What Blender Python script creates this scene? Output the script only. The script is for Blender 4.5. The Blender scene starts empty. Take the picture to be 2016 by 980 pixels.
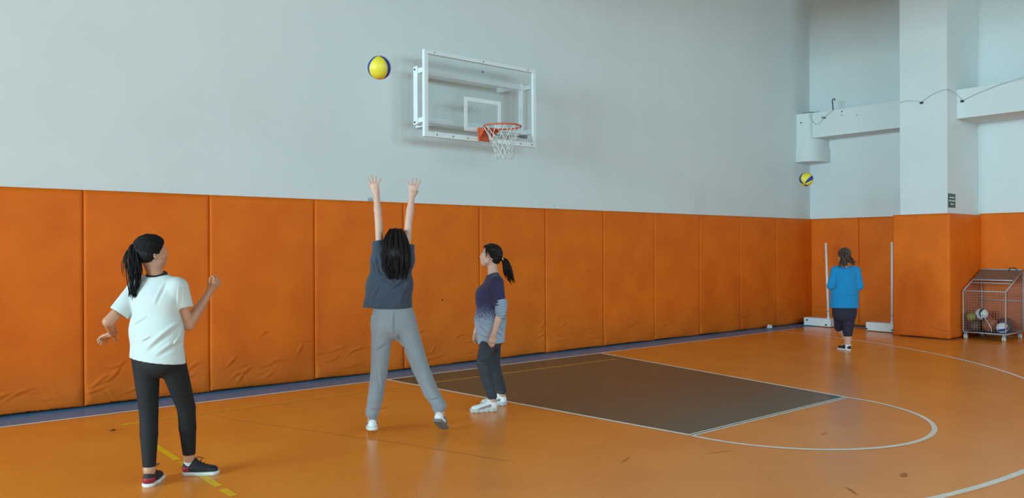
import bpy, bmesh, math, random
import numpy as np
from mathutils import Vector, Matrix

random.seed(7); rng = np.random.default_rng(7)
SC = bpy.context.scene
COL = SC.collection

# ------------------------------------------------------------------ camera
CP = np.array([-6.0984, -8.5480, 1.5246]); YAW, PITCH, ROLL, FPX = .6860, -.0003, -.0034, 1541.5
FW = np.array([math.sin(YAW)*math.cos(PITCH), math.cos(YAW)*math.cos(PITCH), math.sin(PITCH)])
_r = np.array([math.cos(YAW), -math.sin(YAW), 0.]); _u = np.cross(_r, FW)
RT = _r*math.cos(ROLL)+_u*math.sin(ROLL); UP = -_r*math.sin(ROLL)+_u*math.cos(ROLL)
cam = bpy.data.cameras.new('camera'); camo = bpy.data.objects.new('camera', cam); COL.objects.link(camo)
cam.sensor_fit = 'HORIZONTAL'; cam.sensor_width = 36; cam.lens = FPX/2016*36; cam.clip_end = 200
M = Matrix(((RT[0], UP[0], -FW[0], CP[0]), (RT[1], UP[1], -FW[1], CP[1]), (RT[2], UP[2], -FW[2], CP[2]), (0, 0, 0, 1)))
camo.matrix_world = M
SC.camera = camo
# ------------------------------------------------------------------ world, daylight, exposure
SC.view_settings.view_transform = 'Standard'; SC.view_settings.look = 'None'
SC.view_settings.gamma = 1; SC.view_settings.exposure = 0.1
SC.view_settings.use_curve_mapping = False
w = bpy.data.worlds.new('overcast_sky'); SC.world = w; w.use_nodes = True
w.node_tree.nodes['Background'].inputs[0].default_value = (.62, .80, .92, 1)
w.node_tree.nodes['Background'].inputs[1].default_value = .6
# room extents
XL, XR, XR2, YF, ZC = -22.0, 8.80, 8.92, -17.0, 7.6
WIN_LEFT = [(-8.6, -6.4), (-5.7, -3.5), (-2.8, -.6)]   # y ranges of the left wall's windows
WIN_FRONT = [(-7.5, -4.5), (-3, 0), (2, 5)]         # x ranges of the windows behind the camera
WZ0, WZ1 = 2.5, 5.6
def daylight(name, loc, rot, sx, sy, power, color):
    l = bpy.data.lights.new(name, 'AREA'); l.shape = 'RECTANGLE'; l.size = sx; l.size_y = sy
    l.energy = power; l.color = color
    o = bpy.data.objects.new(name, l); COL.objects.link(o); o.location = loc; o.rotation_euler = rot
    return o
LEFT_W, FRONT_W = 1550, 400
for a, b in WIN_LEFT:
    daylight('window_daylight', (XL-.05, (a+b)/2, (WZ0+WZ1)/2), (0, math.radians(-90), 0), WZ1-WZ0, b-a, LEFT_W, (.50, .84, 1.0))
for a, b in WIN_FRONT:
    daylight('window_daylight', ((a+b)/2, YF-.05, (WZ0+WZ1)/2), (math.radians(90), 0, 0), b-a, WZ1-WZ0, FRONT_W, (.50, .84, 1.0))

# ------------------------------------------------------------------ materials
def mat(name, color, rough=.6, var=.0, vscale=8., bump=0., bscale=60., metal=0., spec=.5, coat=0., stretch=None, color2=None, detail=4., sheen=0., sss=0.):
    m = bpy.data.materials.new(name); m.use_nodes = True; nt = m.node_tree
    b = nt.nodes['Principled BSDF']; b.inputs['Roughness'].default_value = rough; b.inputs['Metallic'].default_value = metal
    b.inputs['Specular IOR Level'].default_value = spec; b.inputs['Coat Weight'].default_value = coat
    b.inputs['Sheen Weight'].default_value = sheen
    if sss: b.inputs['Subsurface Weight'].default_value = sss; b.inputs['Subsurface Scale'].default_value = .01
    tc = nt.nodes.new('ShaderNodeTexCoord'); mp = nt.nodes.new('ShaderNodeMapping')
    nt.links.new(tc.outputs['Object'], mp.inputs[0])
    if stretch: mp.inputs['Scale'].default_value = stretch
    c2 = color2 if color2 else tuple(c*(1-var) for c in color)
    n = nt.nodes.new('ShaderNodeTexNoise'); n.inputs['Scale'].default_value = vscale; n.inputs['Detail'].default_value = detail
    nt.links.new(mp.outputs[0], n.inputs[0])
    r = nt.nodes.new('ShaderNodeValToRGB'); r.color_ramp.elements[0].position = .35; r.color_ramp.elements[1].position = .65
    r.color_ramp.elements[0].color = (*c2, 1); r.color_ramp.elements[1].color = (*color, 1)
    nt.links.new(n.outputs[0], r.inputs[0]); nt.links.new(r.outputs[0], b.inputs['Base Color'])
    if bump:
        n2 = nt.nodes.new('ShaderNodeTexNoise'); n2.inputs['Scale'].default_value = bscale; n2.inputs['Detail'].default_value = 3
        nt.links.new(mp.outputs[0], n2.inputs[0])
        bp = nt.nodes.new('ShaderNodeBump'); bp.inputs['Strength'].default_value = bump; bp.inputs['Distance'].default_value = .01
        nt.links.new(n2.outputs[0], bp.inputs['Height']); nt.links.new(bp.outputs[0], b.inputs['Normal'])
    return m
def srgb(r, g, b):
    f = lambda c: (c/255/12.92) if c/255 <= .04045 else ((c/255+.055)/1.055)**2.4
    return (f(r), f(g), f(b))
MT = {}
MT['wall'] = mat('wall_paint', srgb(220, 224, 222), .75, .03, 1.2, .05, 180)
MT['ceiling'] = mat('ceiling_paint', srgb(176, 160, 142), .85, .05, 1.0)
MT['white_metal'] = mat('white_metal', srgb(232, 236, 236), .4, .05, 6)
MT['white_box'] = mat('white_painted_box', srgb(226, 230, 230), .45, .08, 9)
MT['dark'] = mat('dark_hardware', srgb(40, 42, 44), .5, .2, 20)
MT['steel'] = mat('dull_steel', srgb(140, 143, 146), .4, .15, 20, metal=.6)
MT['floor'] = mat('orange_vinyl_floor', srgb(246, 150, 54), .26, color2=srgb(238, 140, 47), vscale=1.3, bump=.015, bscale=90, detail=6, spec=.42)
MT['key'] = mat('olive_floor_paint', srgb(62, 92, 78), .27, .10, 1.6, .015, 90, spec=.42)
MT['strip'] = mat('slate_blue_floor_paint', srgb(72, 132, 176), .32, .12, 3, .02, 90)
MT['line'] = mat('white_floor_tape', srgb(246, 240, 226), .35, .10, 14)
MT['yellow_line'] = mat('yellow_floor_paint', srgb(236, 176, 40), .35, .2, 10)
MT['yellow_faint'] = mat('worn_yellow_floor_paint', srgb(244, 166, 50), .3, .06, 10)
MT['yellow_tape'] = mat('bright_yellow_tape', srgb(250, 198, 8), .4, .12, 20)
MT['scuff'] = mat('scuff', srgb(192, 110, 48), .45, .2, 20)
MT['pad'] = None
def pad_material():
    m = mat('orange_vinyl_pad', srgb(234, 112, 14), .62, color2=srgb(224, 102, 11), vscale=2.2, bump=.10, bscale=160, detail=8, spec=.25)
    nt = m.node_tree; b = nt.nodes['Principled BSDF']
    # browner towards the floor, broken up by noise
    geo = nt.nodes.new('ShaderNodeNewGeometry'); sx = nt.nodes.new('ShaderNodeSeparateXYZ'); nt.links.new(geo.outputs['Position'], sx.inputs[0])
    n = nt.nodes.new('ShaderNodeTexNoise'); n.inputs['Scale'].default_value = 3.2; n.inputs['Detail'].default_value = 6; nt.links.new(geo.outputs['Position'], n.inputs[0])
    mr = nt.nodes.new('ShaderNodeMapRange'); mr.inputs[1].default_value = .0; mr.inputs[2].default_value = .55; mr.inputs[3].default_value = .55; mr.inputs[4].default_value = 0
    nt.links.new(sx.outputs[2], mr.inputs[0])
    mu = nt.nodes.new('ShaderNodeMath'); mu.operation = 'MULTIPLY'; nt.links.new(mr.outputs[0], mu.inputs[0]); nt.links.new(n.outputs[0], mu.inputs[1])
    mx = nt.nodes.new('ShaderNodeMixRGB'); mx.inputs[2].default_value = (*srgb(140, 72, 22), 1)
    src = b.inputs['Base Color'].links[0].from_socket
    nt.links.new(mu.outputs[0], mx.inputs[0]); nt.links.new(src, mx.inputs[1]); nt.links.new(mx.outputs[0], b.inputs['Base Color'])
    return m
MT['pad'] = pad_material()
MT['gap_shade'] = mat('pad_gap_shade', srgb(52, 30, 18), .8, .2, 10)  # shade of the gap below the pads, put in as a dark colour
MT['rim'] = mat('orange_rim_paint', srgb(222, 92, 44), .4, .12, 20)
MT['net'] = mat('white_net_cord', srgb(226, 226, 218), .8, .15, 40)
MT['sign'] = mat('green_sign', srgb(28, 62, 48), .4, .1, 20)
MT['sign_text'] = mat('sign_lettering', srgb(196, 214, 204), .5, .05, 20)
MT['cable'] = mat('grey_cable', srgb(150, 158, 158), .6, .1, 20)
MT['paper'] = mat('white_paper', srgb(230, 234, 238), .7, .1, 30)
def glass_material():
    m = bpy.data.materials.new('clear_acrylic'); m.use_nodes = True; nt = m.node_tree; nt.nodes.clear()
    o = nt.nodes.new('ShaderNodeOutputMaterial'); t = nt.nodes.new('ShaderNodeBsdfTransparent'); g = nt.nodes.new('ShaderNodeBsdfGlossy'); d = nt.nodes.new('ShaderNodeBsdfDiffuse')
    t.inputs[0].default_value = (.965, .97, .97, 1); g.inputs['Roughness'].default_value = .08; d.inputs[0].default_value = (*srgb(200, 205, 205), 1)
    a = nt.nodes.new('ShaderNodeMixShader'); a.inputs[0].default_value = .05; c = nt.nodes.new('ShaderNodeMixShader')
    lw = nt.nodes.new('ShaderNodeLayerWeight'); pw_ = nt.nodes.new('ShaderNodeMath'); pw_.operation = 'POWER'; pw_.inputs[1].default_value = 4.; nt.links.new(lw.outputs['Facing'], pw_.inputs[0])
    fr = nt.nodes.new('ShaderNodeMath'); fr.operation = 'MULTIPLY_ADD'; fr.inputs[1].default_value = .45; fr.inputs[2].default_value = .02; nt.links.new(pw_.outputs[0], fr.inputs[0])
    nt.links.new(t.outputs[0], a.inputs[1]); nt.links.new(d.outputs[0], a.inputs[2])
    nt.links.new(fr.outputs[0], c.inputs[0]); nt.links.new(a.outputs[0], c.inputs[1]); nt.links.new(g.outputs[0], c.inputs[2]); nt.links.new(c.outputs[0], o.inputs[0])
    return m
MT['acrylic'] = glass_material()
MT['skin'] = mat('skin', srgb(196, 140, 110), .5, .08, 14, .04, 220)
MT['skin_pale'] = mat('pale_skin', srgb(212, 165, 144), .5, .08, 14, .04, 220)
MT['lips'] = mat('lips', srgb(178, 104, 96), .45, .1, 40)
MT['eye_white'] = mat('eye_white', srgb(225, 222, 218), .25)
MT['iris'] = mat('iris', srgb(40, 26, 20), .2)
MT['hair_black'] = mat('black_hair', srgb(24, 20, 20), .50, .5, 30, .5, 90, stretch=(3, 3, .5), spec=.22)
MT['hair_brown'] = mat('dark_brown_hair', srgb(36, 26, 24), .50, .45, 30, .5, 90, stretch=(3, 3, .5), spec=.22)
MT['hair_light'] = mat('brown_hair', srgb(98, 68, 50), .5, color2=srgb(48, 34, 28), vscale=30, bump=.3, bscale=60, stretch=(3, 3, .5))
MT['tee_white'] = mat('white_cotton', srgb(202, 208, 204), .85, .02, 10, .08, 260, sheen=.1)
MT['tee_navy'] = mat('faded_slate_cotton', srgb(56, 66, 80), .9, .12, 8, .12, 240, sheen=.15)
MT['sweat_grey'] = mat('light_grey_jersey', srgb(142, 146, 150), .9, color2=srgb(132, 135, 141), vscale=90, bump=.12, bscale=260, sheen=.2)
MT['leggings'] = mat('black_leggings', srgb(15, 14, 16), .8, .2, 10, .08, 260)
MT['jeans'] = mat('charcoal_jersey', srgb(58, 62, 70), .85, .25, 18, .12, 200)
MT['capri'] = mat('dark_navy_jersey', srgb(38, 36, 54), .85, .15, 18, .1, 200)
MT['blue'] = mat('bright_blue_fleece', srgb(6, 130, 184), .9, .06, 8, .12, 200, sheen=.15)
MT['black_top'] = mat('black_undershirt', srgb(20, 20, 22), .8, .1, 10)
MT['cuff_grey'] = mat('pale_blue_grey_knit', srgb(150, 166, 184), .9, .12, 60, .15, 200)
MT['shoe_black'] = mat('black_shoe_mesh', srgb(34, 33, 36), .7, .25, 60, .1, 300)
MT['shoe_red'] = mat('dark_red_shoe_panel', srgb(158, 34, 46), .55, .15, 40)
MT['shoe_white'] = mat('white_shoe_leather', srgb(230, 230, 228), .5, .06, 30, .05, 120)
MT['sole_white'] = mat('white_rubber_sole', srgb(222, 224, 220), .6, .1, 30)
MT['sole_pale'] = mat('pale_grey_rubber_sole', srgb(196, 194, 190), .6, .12, 60)
MT['sole_grey'] = mat('grey_rubber_sole', srgb(120, 118, 116), .7, .15, 40)
MT['shoe_pink'] = mat('dusty_pink_shoe_panel', srgb(160, 132, 132), .6, .1, 40)
MT['sock'] = mat('white_sock', srgb(225, 226, 226), .9, .08, 80, .15, 240)
MT['scrunchie'] = mat('pale_hair_tie', srgb(220, 205, 185), .5, .1, 60)
MT['ball_yellow'] = mat('yellow_ball_panel', srgb(232, 214, 62), .45, .05, 30, .06, 300)
MT['ball_blue'] = mat('blue_ball_panel', srgb(34, 52, 138), .45, .08, 30, .06, 300)
MT['ball_white'] = mat('white_ball_panel', srgb(222, 224, 222), .45, .06, 30, .06, 300)
MT['ball_orange'] = mat('brown_orange_ball', srgb(176, 92, 50), .55, .15, 60, .08, 300)
MT['ball_brown'] = mat('worn_brown_ball', srgb(112, 66, 48), .6, .2, 40, .08, 300)
MT['ball_green'] = mat('olive_yellow_ball', srgb(150, 138, 50), .55, .15, 40, .08, 300)
MT['ball_red'] = mat('red_ball', srgb(186, 44, 34), .5, .1, 40)
MT['ball_dark'] = mat('dark_grey_ball', srgb(74, 68, 72), .55, .15, 40)
MT['window_frame'] = MT['white_metal']
MT['smoke'] = mat('smoked_lid_sheet', srgb(112, 98, 90), .3, .2, 20)

def ombre_material(z0, z1):
    m = bpy.data.materials.new('navy_to_pale_blue_knit'); m.use_nodes = True; nt = m.node_tree
    b = nt.nodes['Principled BSDF']; b.inputs['Roughness'].default_value = .9; b.inputs['Sheen Weight'].default_value = .15
    tc = nt.nodes.new('ShaderNodeTexCoord'); sp = nt.nodes.new('ShaderNodeSeparateXYZ'); nt.links.new(tc.outputs['Object'], sp.inputs[0])
    mr = nt.nodes.new('ShaderNodeMapRange'); mr.inputs[1].default_value = z0; mr.inputs[2].default_value = z1; nt.links.new(sp.outputs[2], mr.inputs[0])
    n = nt.nodes.new('ShaderNodeTexNoise'); n.inputs['Scale'].default_value = 150; n.inputs['Detail'].default_value = 2; nt.links.new(tc.outputs['Object'], n.inputs[0])
    ns = nt.nodes.new('ShaderNodeMapRange'); ns.inputs[1].default_value = .3; ns.inputs[2].default_value = .7; ns.inputs[3].default_value = -.42; ns.inputs[4].default_value = .42; nt.links.new(n.outputs[0], ns.inputs[0])
    a = nt.nodes.new('ShaderNodeMath'); a.operation = 'ADD'; nt.links.new(mr.outputs[0], a.inputs[0]); nt.links.new(ns.outputs[0], a.inputs[1])
    # noise only inside the transition band
    r = nt.nodes.new('ShaderNodeValToRGB'); el = r.color_ramp.elements
    el[0].position = .0; el[0].color = (*srgb(158, 172, 186), 1); el[1].position = 1.; el[1].color = (*srgb(44, 38, 74), 1)
    e = el.new(.40); e.color = (*srgb(138, 154, 178), 1); e = el.new(.56); e.color = (*srgb(66, 64, 102), 1)
    nt.links.new(a.outputs[0], r.inputs[0]); nt.links.new(r.outputs[0], b.inputs['Base Color'])
    bp = nt.nodes.new('ShaderNodeBump'); bp.inputs['Strength'].default_value = .15; bp.inputs['Distance'].default_value = .01
    n2 = nt.nodes.new('ShaderNodeTexNoise'); n2.inputs['Scale'].default_value = 220; nt.links.new(tc.outputs['Object'], n2.inputs[0])
    nt.links.new(n2.outputs[0], bp.inputs['Height']); nt.links.new(bp.outputs[0], b.inputs['Normal'])
    return m

# ------------------------------------------------------------------ object helpers
def tag(o, label=None, cat=None, group=None, kind=None):
    if label: o['label'] = label
    if cat: o['category'] = cat
    if group: o['group'] = group
    if kind: o['kind'] = kind
    return o
def link(name, me, m=None, parent=None, smooth=False):
    o = bpy.data.objects.new(name, me); COL.objects.link(o)
    if m is not None: me.materials.append(m)
    if smooth: me.polygons.foreach_set('use_smooth', [True]*len(me.polygons))
    if parent is not None: o.parent = parent
    return o
def raw(name, V, Fc, m, parent=None, smooth=False):
    me = bpy.data.meshes.new(name); me.from_pydata([tuple(map(float, v)) for v in V], [], [tuple(map(int, f)) for f in Fc]); me.update()
    return link(name, me, m, parent, smooth)
def bmo(name, bm, m, parent=None, smooth=False):
    bmesh.ops.recalc_face_normals(bm, faces=bm.faces[:])
    me = bpy.data.meshes.new(name); bm.to_mesh(me); bm.free()
    return link(name, me, m, parent, smooth)
def empty(name, loc):
    o = bpy.data.objects.new(name, None); COL.objects.link(o); o.location = loc; o.empty_display_size = .1
    return o
def bx(bm, lo, hi, bevel=0.):
    lo = Vector(lo); hi = Vector(hi); c = (lo+hi)/2; s = hi-lo
    g = bmesh.ops.create_cube(bm, size=1, matrix=Matrix.Translation(c) @ Matrix.Diagonal((s.x, s.y, s.z, 1)))
    if bevel:
        es = list({e for v in g['verts'] for e in v.link_edges})
        bmesh.ops.bevel(bm, geom=es, offset=bevel, segments=2, affect='EDGES', profile=.5)
def box(name, lo, hi, m, parent=None, bevel=0.):
    bm = bmesh.new(); bx(bm, lo, hi, bevel); return bmo(name, bm, m, parent)
def tube(bm, pts, r, n=8, r1=None, closed=False):
    pts = [Vector(p) for p in pts]; N = len(pts); rings = []; ref = None
    for i, p in enumerate(pts):
        if closed: t = pts[(i+1) % N]-pts[i-1]
        else: t = pts[min(i+1, N-1)]-pts[max(i-1, 0)]
        t = t.normalized() if t.length > 1e-9 else Vector((0, 0, 1))
        if ref is None: ref = t.orthogonal().normalized()
        a = (ref-t*ref.dot(t)); a = a.normalized() if a.length > 1e-6 else t.orthogonal().normalized(); ref = a; b = t.cross(a)
        rr = r if r1 is None else r+(r1-r)*i/max(N-1, 1)
        if callable(r): rr = r(i/max(N-1, 1))
        rings.append([bm.verts.new(p+(a*math.cos(k*2*math.pi/n)+b*math.sin(k*2*math.pi/n))*rr) for k in range(n)])
    M_ = N if closed else N-1
    for i in range(M_):
        A, B = rings[i], rings[(i+1) % N]
        for k in range(n):
            try: bm.faces.new((A[k], A[(k+1) % n], B[(k+1) % n], B[k]))
            except ValueError: pass
    if not closed:
        for q in (rings[0][::-1], rings[-1]):
            try: bm.faces.new(q)
            except ValueError: pass
def tubeo(name, pts, r, m, parent=None, n=8, r1=None, closed=False):
    bm = bmesh.new(); tube(bm, pts, r, n, r1, closed); return bmo(name, bm, m, parent, True)
def arc_pts(c, r, a0, a1, n, z=0):
    return [(c[0]+r*math.cos(a0+(a1-a0)*i/n), c[1]+r*math.sin(a0+(a1-a0)*i/n), z) for i in range(n+1)]
def strip(name, pts, width, z, m, parent):
    """flat painted band following a floor polyline"""
    P = [Vector((p[0], p[1])) for p in pts]; V = []; Fc = []
    for i, p in enumerate(P):
        t = (P[min(i+1, len(P)-1)]-P[max(i-1, 0)]).normalized(); nrm = Vector((-t.y, t.x))*width/2
        V += [(p.x+nrm.x, p.y+nrm.y, z), (p.x-nrm.x, p.y-nrm.y, z)]
    for i in range(len(P)-1): Fc.append((2*i, 2*i+1, 2*i+3, 2*i+2))
    nv = len(V)
    return raw(name, V, [f[::-1] if False else f for f in Fc], m, parent)
def at(px, py, d):
    return CP + (FW + RT*(px-1008)/FPX - UP*(py-490)/FPX)*d

# ------------------------------------------------------------------ floor
floor = box('floor', (XL-.2, YF-.2, -.12), (XR2+.3, .2, 0), MT['floor']); tag(floor, 'glossy orange vinyl sports floor with painted court lines', 'floor', kind='structure')
raw('border_strip', [(XL, 0, .0008), (XR, 0, .0008), (XR, -.53, .0008), (XL, -.53, .0008)], [(0, 3, 2, 1)], MT['strip'], floor)
raw('border_strip', [(8.30, -.53, .0008), (XR, -.53, .0008), (XR, -2.4, .0008), (8.30, -2.4, .0008)], [(0, 3, 2, 1)], MT['strip'], floor)
KC = (.325, -4.54); KR = 1.262
KEY = [(-1.44, -.53), (2.12, -.50), (KC[0]+KR, -4.53), (KC[0]-KR, -4.53)]
raw('key_area', [(x, y, .0010) for x, y in KEY], [(0, 3, 2, 1)], MT['key'], floor)
LW = .045
strip('baseline', [(XL, -.53), (7.35, -.53)], LW, .0022, MT['line'], floor)
strip('key_line', [KEY[0], KEY[3]], LW, .0026, MT['line'], floor)
strip('key_line', [KEY[1], KEY[2]], LW, .0026, MT['line'], floor)
strip('free_throw_line', [(KEY[3][0], KEY[3][1]-.02), (KEY[2][0], KEY[2][1]-.02)], LW*.62, .0024, MT['line'], floor)
strip('free_throw_line', [(KEY[3][0], KEY[3][1]+.02), (KEY[2][0], KEY[2][1]+.02)], LW*.45, .0024, MT['line'], floor)
strip('free_throw_arc', arc_pts(KC, KR, 0, -math.pi, 64), LW*.95, .0022, MT['line'], floor)
strip('three_point_line', arc_pts((.287, -.2), 6.44, math.radians(-4), math.radians(-176), 96), .05, .0020, MT['line'], floor)
strip('volleyball_line', [(-1.10, -1.06), (1.83, -1.10)], .035, .0016, MT['yellow_line'], floor)
strip('volleyball_line', [(-4.10, -1.08), (-1.10, -1.06)], .05, .0014, MT['yellow_faint'], floor)
strip('yellow_tape', [(-4.42, -1.115), (-4.20, -1.10)], .06, .0018, MT['yellow_tape'], floor)
strip('yellow_tape', [(-4.39, -2.05), (-4.38, -2.62)], .055, .0018, MT['yellow_tape'], floor)
strip('yellow_tape', [(-4.38, -2.66), (-4.378, -2.86)], .055, .0017, MT['yellow_line'], floor)
strip('yellow_tape', [(-4.375, -3.10), (-4.37, -3.45)], .055, .0018, MT['yellow_tape'], floor)
strip('yellow_tape', [(-4.37, -3.52), (-4.365, -3.70)], .055, .0018, MT['yellow_tape'], floor)
strip('floor_seam', [(-3.66, -1.35), (-2.9, -3.2), (-2.55, -4.2)], .006, .0012, MT['scuff'], floor)
for (x, y, L, wd, an) in [(-.75, -6.15, .10, .045, .3), (-1.35, -6.1, .16, .010, .9), (-.06, -5.2, .15, .008, .2), (-1.2, -5.0, .25, .008, -.3), (-2.3, -1.95, .12, .014, .1), (.75, -2.6, .5, .010, -.5), (-1.9, -4.7, .2, .008, .4)]:
    V = [(x+math.cos(an)*L*math.cos(t)*.5-math.sin(an)*wd*math.sin(t)*.5, y+math.sin(an)*L*math.cos(t)*.5+math.cos(an)*wd*math.sin(t)*.5, .0029) for t in [k*math.pi/6 for k in range(12)]]
    raw('scuff_mark', V, [tuple(range(12))], MT['scuff'], floor)

# ------------------------------------------------------------------ walls
wb = box('wall_back', (XL-.2, 0, 0), (XR2+.3, .25, ZC), MT['wall']); tag(wb, 'tall white back wall with orange padding along its foot', 'wall', kind='structure')
def wall_with_windows(name, axis, pos, a0, a1, wins, label):
    """wall in the plane axis=pos, built round its window openings"""
    bm = bmesh.new()
    def pc(u0, u1, z0, z1):
        if axis == 'x': bx(bm, (pos-.25, u0, z0), (pos, u1, z1))
        else: bx(bm, (u0, pos-.25, z0), (u1, pos, z1))
    pc(a0, a1, 0, WZ0); pc(a0, a1, WZ1, ZC)
    e = [a0]+[v for ab in wins for v in ab]+[a1]
    for i in range(0, len(e), 2): pc(e[i], e[i+1], WZ0, WZ1)
    return tag(bmo(name, bm, MT['wall']), label, 'wall', kind='structure')
wl = wall_with_windows('wall_left', 'x', XL, YF, 0, WIN_LEFT, 'white side wall with a row of high windows opposite the pillar')
wf = wall_with_windows('wall_front', 'y', YF, XL, XR2, WIN_FRONT, 'white wall with high windows behind the camera')
wi = 0
for axis, wins in (('x', WIN_LEFT), ('y', WIN_FRONT)):
    for a, b in wins:
        wi += 1; bm = bmesh.new()
        def fr(u0, u1, z0, z1):
            if axis == 'x': bx(bm, (XL-.02, u0, z0), (XL+.04, u1, z1))
            else: bx(bm, (u0, YF-.02, z0), (u1, YF+.04, z1))
        t = .06
        fr(a, b, WZ0, WZ0+t); fr(a, b, WZ1-t, WZ1); fr(a, a+t, WZ0, WZ1); fr(b-t, b, WZ0, WZ1); fr((a+b)/2-t/2, (a+b)/2+t/2, WZ0, WZ1); fr(a, b, 4.0, 4.0+t)
        tag(bmo('window_%d' % wi, bm, MT['window_frame']), 'white framed high window, %s of three in the %s' % (['rightmost', 'middle', 'leftmost'][wi-1 if axis == 'x' else 6-wi], 'far left side wall' if axis == 'x' else 'wall behind the camera'), 'window', kind='structure')
wr = box('wall_right', (XR, -2.9, 0), (XR+.3, 0, ZC), MT['wall']); tag(wr, 'white side wall bay between the corner and the pillar', 'wall', kind='structure')
wr2 = box('wall_right', (XR2, YF, 0), (XR2+.3, -2.9, ZC), MT['wall']); tag(wr2, 'white side wall bay behind the ball cart', 'wall', kind='structure')
PX, PY0, PY1 = 7.65, -3.10, -2.33
pil = box('wall_pillar', (PX, PY0, 0), (XR2, PY1, ZC), MT['wall'], bevel=.008); tag(pil, 'white square pillar projecting from the side wall', 'pillar', kind='structure')
for nm, par, lo, hi in (('gap_shade_back', wb, (XL, -.012, 0), (XR, 0, .07)), ('gap_shade_right', wr, (XR-.012, -2.24, 0), (XR, 0, .07)), ('gap_shade_pillar', pil, (PX-.012, PY0-.012, 0), (XR2, PY1, .07))):
    box(nm, lo, hi, MT['gap_shade'], par)  # dark strips stand in for the shade in the gap under the pads
ce = box('ceiling', (XL-.2, YF-.2, ZC), (XR2+.3, .2, ZC+.2), MT['ceiling']); tag(ce, 'plain beige ceiling above the hall', 'ceiling', kind='structure')

for gx in (-1.7, -8.2, -14.0):  # unseen girders, added to keep window light off the upper right walls
    tag(box('shading_girder', (gx-.3, YF, 5.1), (gx+.3, 0, ZC), MT['ceiling'], bevel=.01), 'added unseen light-blocking girder, deep and beige, %s of three, spanning the hall' % {-1.7: 'nearest the backboard', -8.2: 'middle one', -14.0: 'farthest from the backboard'}[gx], 'girder', kind='structure')

# ------------------------------------------------------------------ wall pads (each pad its own panel)
PH, PT = 2.11, .055
def make_pad(parent, origin, udir, ndir, width, height=PH, seed=0, thick=PT, creases=6, z0=.014):
    rg = np.random.default_rng(seed); gap = .0035
    nu = max(int(width/.016), 8); us = np.linspace(gap, width-gap, nu+1)
    zs = np.concatenate([np.linspace(z0, .7, 46)[:-1], np.linspace(.7, height, 26)])
    Ug, Zg = np.meshgrid(us, zs, indexing='ij')
    eu = np.minimum(Ug-gap, width-gap-Ug); ez = np.minimum(Zg-z0, height-Zg)
    edge = np.minimum(eu, ez)
    D = thick*.86+thick*.14*np.clip(edge/.012, 0, 1)**.5 + .004*np.clip(edge/.3, 0, 1)
    D += .0022*np.sin(Ug*5+seed)*np.sin(Zg*3+seed*1.7)*np.clip(edge/.1, 0, 1)
    bag = np.exp(-((Zg-.10)/.10)**2)*.010*(1+.6*np.sin(Ug*6+seed*2.1))
    D += bag*np.clip(edge/.05, 0, 1)
    for _ in range(creases):
        cu = rg.uniform(.05, width-.05); cz = abs(rg.normal(0, .16))+.12; L = rg.uniform(.08, .28); an = rg.normal(0, .35); cv = rg.uniform(-3, 3)
        du, dz = Ug-cu, Zg-cz; a = du*math.cos(an)+dz*math.sin(an); b = -du*math.sin(an)+dz*math.cos(an)+cv*a*a
        D += np.exp(-(a/L*2)**2)*(.011*np.exp(-(b/.010)**2)-.007*np.exp(-((b+.018)/.012)**2))*np.clip(edge/.03, 0, 1)
    Zb = Zg.copy(); Zb[:, 0] += np.abs(rg.normal(0, .003, nu+1))+.006*np.sin(us*4+seed)
    n1, n2 = Ug.shape; o = np.array(origin, float); ud = np.array(udir, float); nd = np.array(ndir, float)
    V = (o+Ug[..., None]*ud+D[..., None]*nd+Zb[..., None]*np.array([0, 0, 1.])).reshape(-1, 3)
    idx = np.arange(n1*n2).reshape(n1, n2)
    Fq = np.stack([idx[:-1, :-1], idx[1:, :-1], idx[1:, 1:], idx[:-1, 1:]], -1).reshape(-1, 4)
    # rim ring back to the wall
    ring = np.concatenate([idx[:, 0], idx[-1, 1:], idx[-2::-1, -1], idx[0, -2:0:-1]])
    base = len(V); Vr = (V[ring]-nd*((V[ring]-o) @ nd)[:, None]+nd*.001)
    V = np.vstack([V, Vr]); k = len(ring); j = np.arange(k)
    Fr = np.stack([ring[j], base+j, base+(j+1) % k, ring[(j+1) % k]], -1)
    Fall = np.vstack([Fq, Fr])
    if np.dot(np.cross(ud, [0, 0, 1.]), nd) < 0: Fall = Fall[:, ::-1]
    return raw('wall_pad', V, Fall, MT['pad'], parent, True)
S0, SW = -4.508, 1.1988
k = 0
for i in range(-14, 12):
    if i < -3 and i % 1: continue
    a = S0+SW*i; b = a+SW
    if XR-b < .3: b = XR
    if b-a < .15 or a > XR-.3: continue
    make_pad(wb, (a, 0, 0), (1, 0, 0), (0, -1, 0), b-a, seed=i+25, creases=7 if i > 5 else 12)
for j, (a, b) in enumerate([(-.045, -1.045), (-1.045, -2.24)]):
    make_pad(wr, (XR, a, 0), (0, -1, 0), (-1, 0, 0), a-b, seed=40+j)
make_pad(pil, (PX, PY1+.10, 0), (0, -1, 0), (-1, 0, 0), (PY1+.10)-PY0+.05, height=2.085, seed=50, creases=5, thick=.06)
make_pad(pil, (PX-.055, PY0, 0), (1, 0, 0), (0, -1, 0), XR2-PX+.055, height=2.085, seed=51, creases=3, thick=.055)
for j in range(6):
    make_pad(wr2, (XR2, PY0-.045-1.2*j, 0), (0, -1, 0), (-1, 0, 0), 1.2, seed=60+j)

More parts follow.
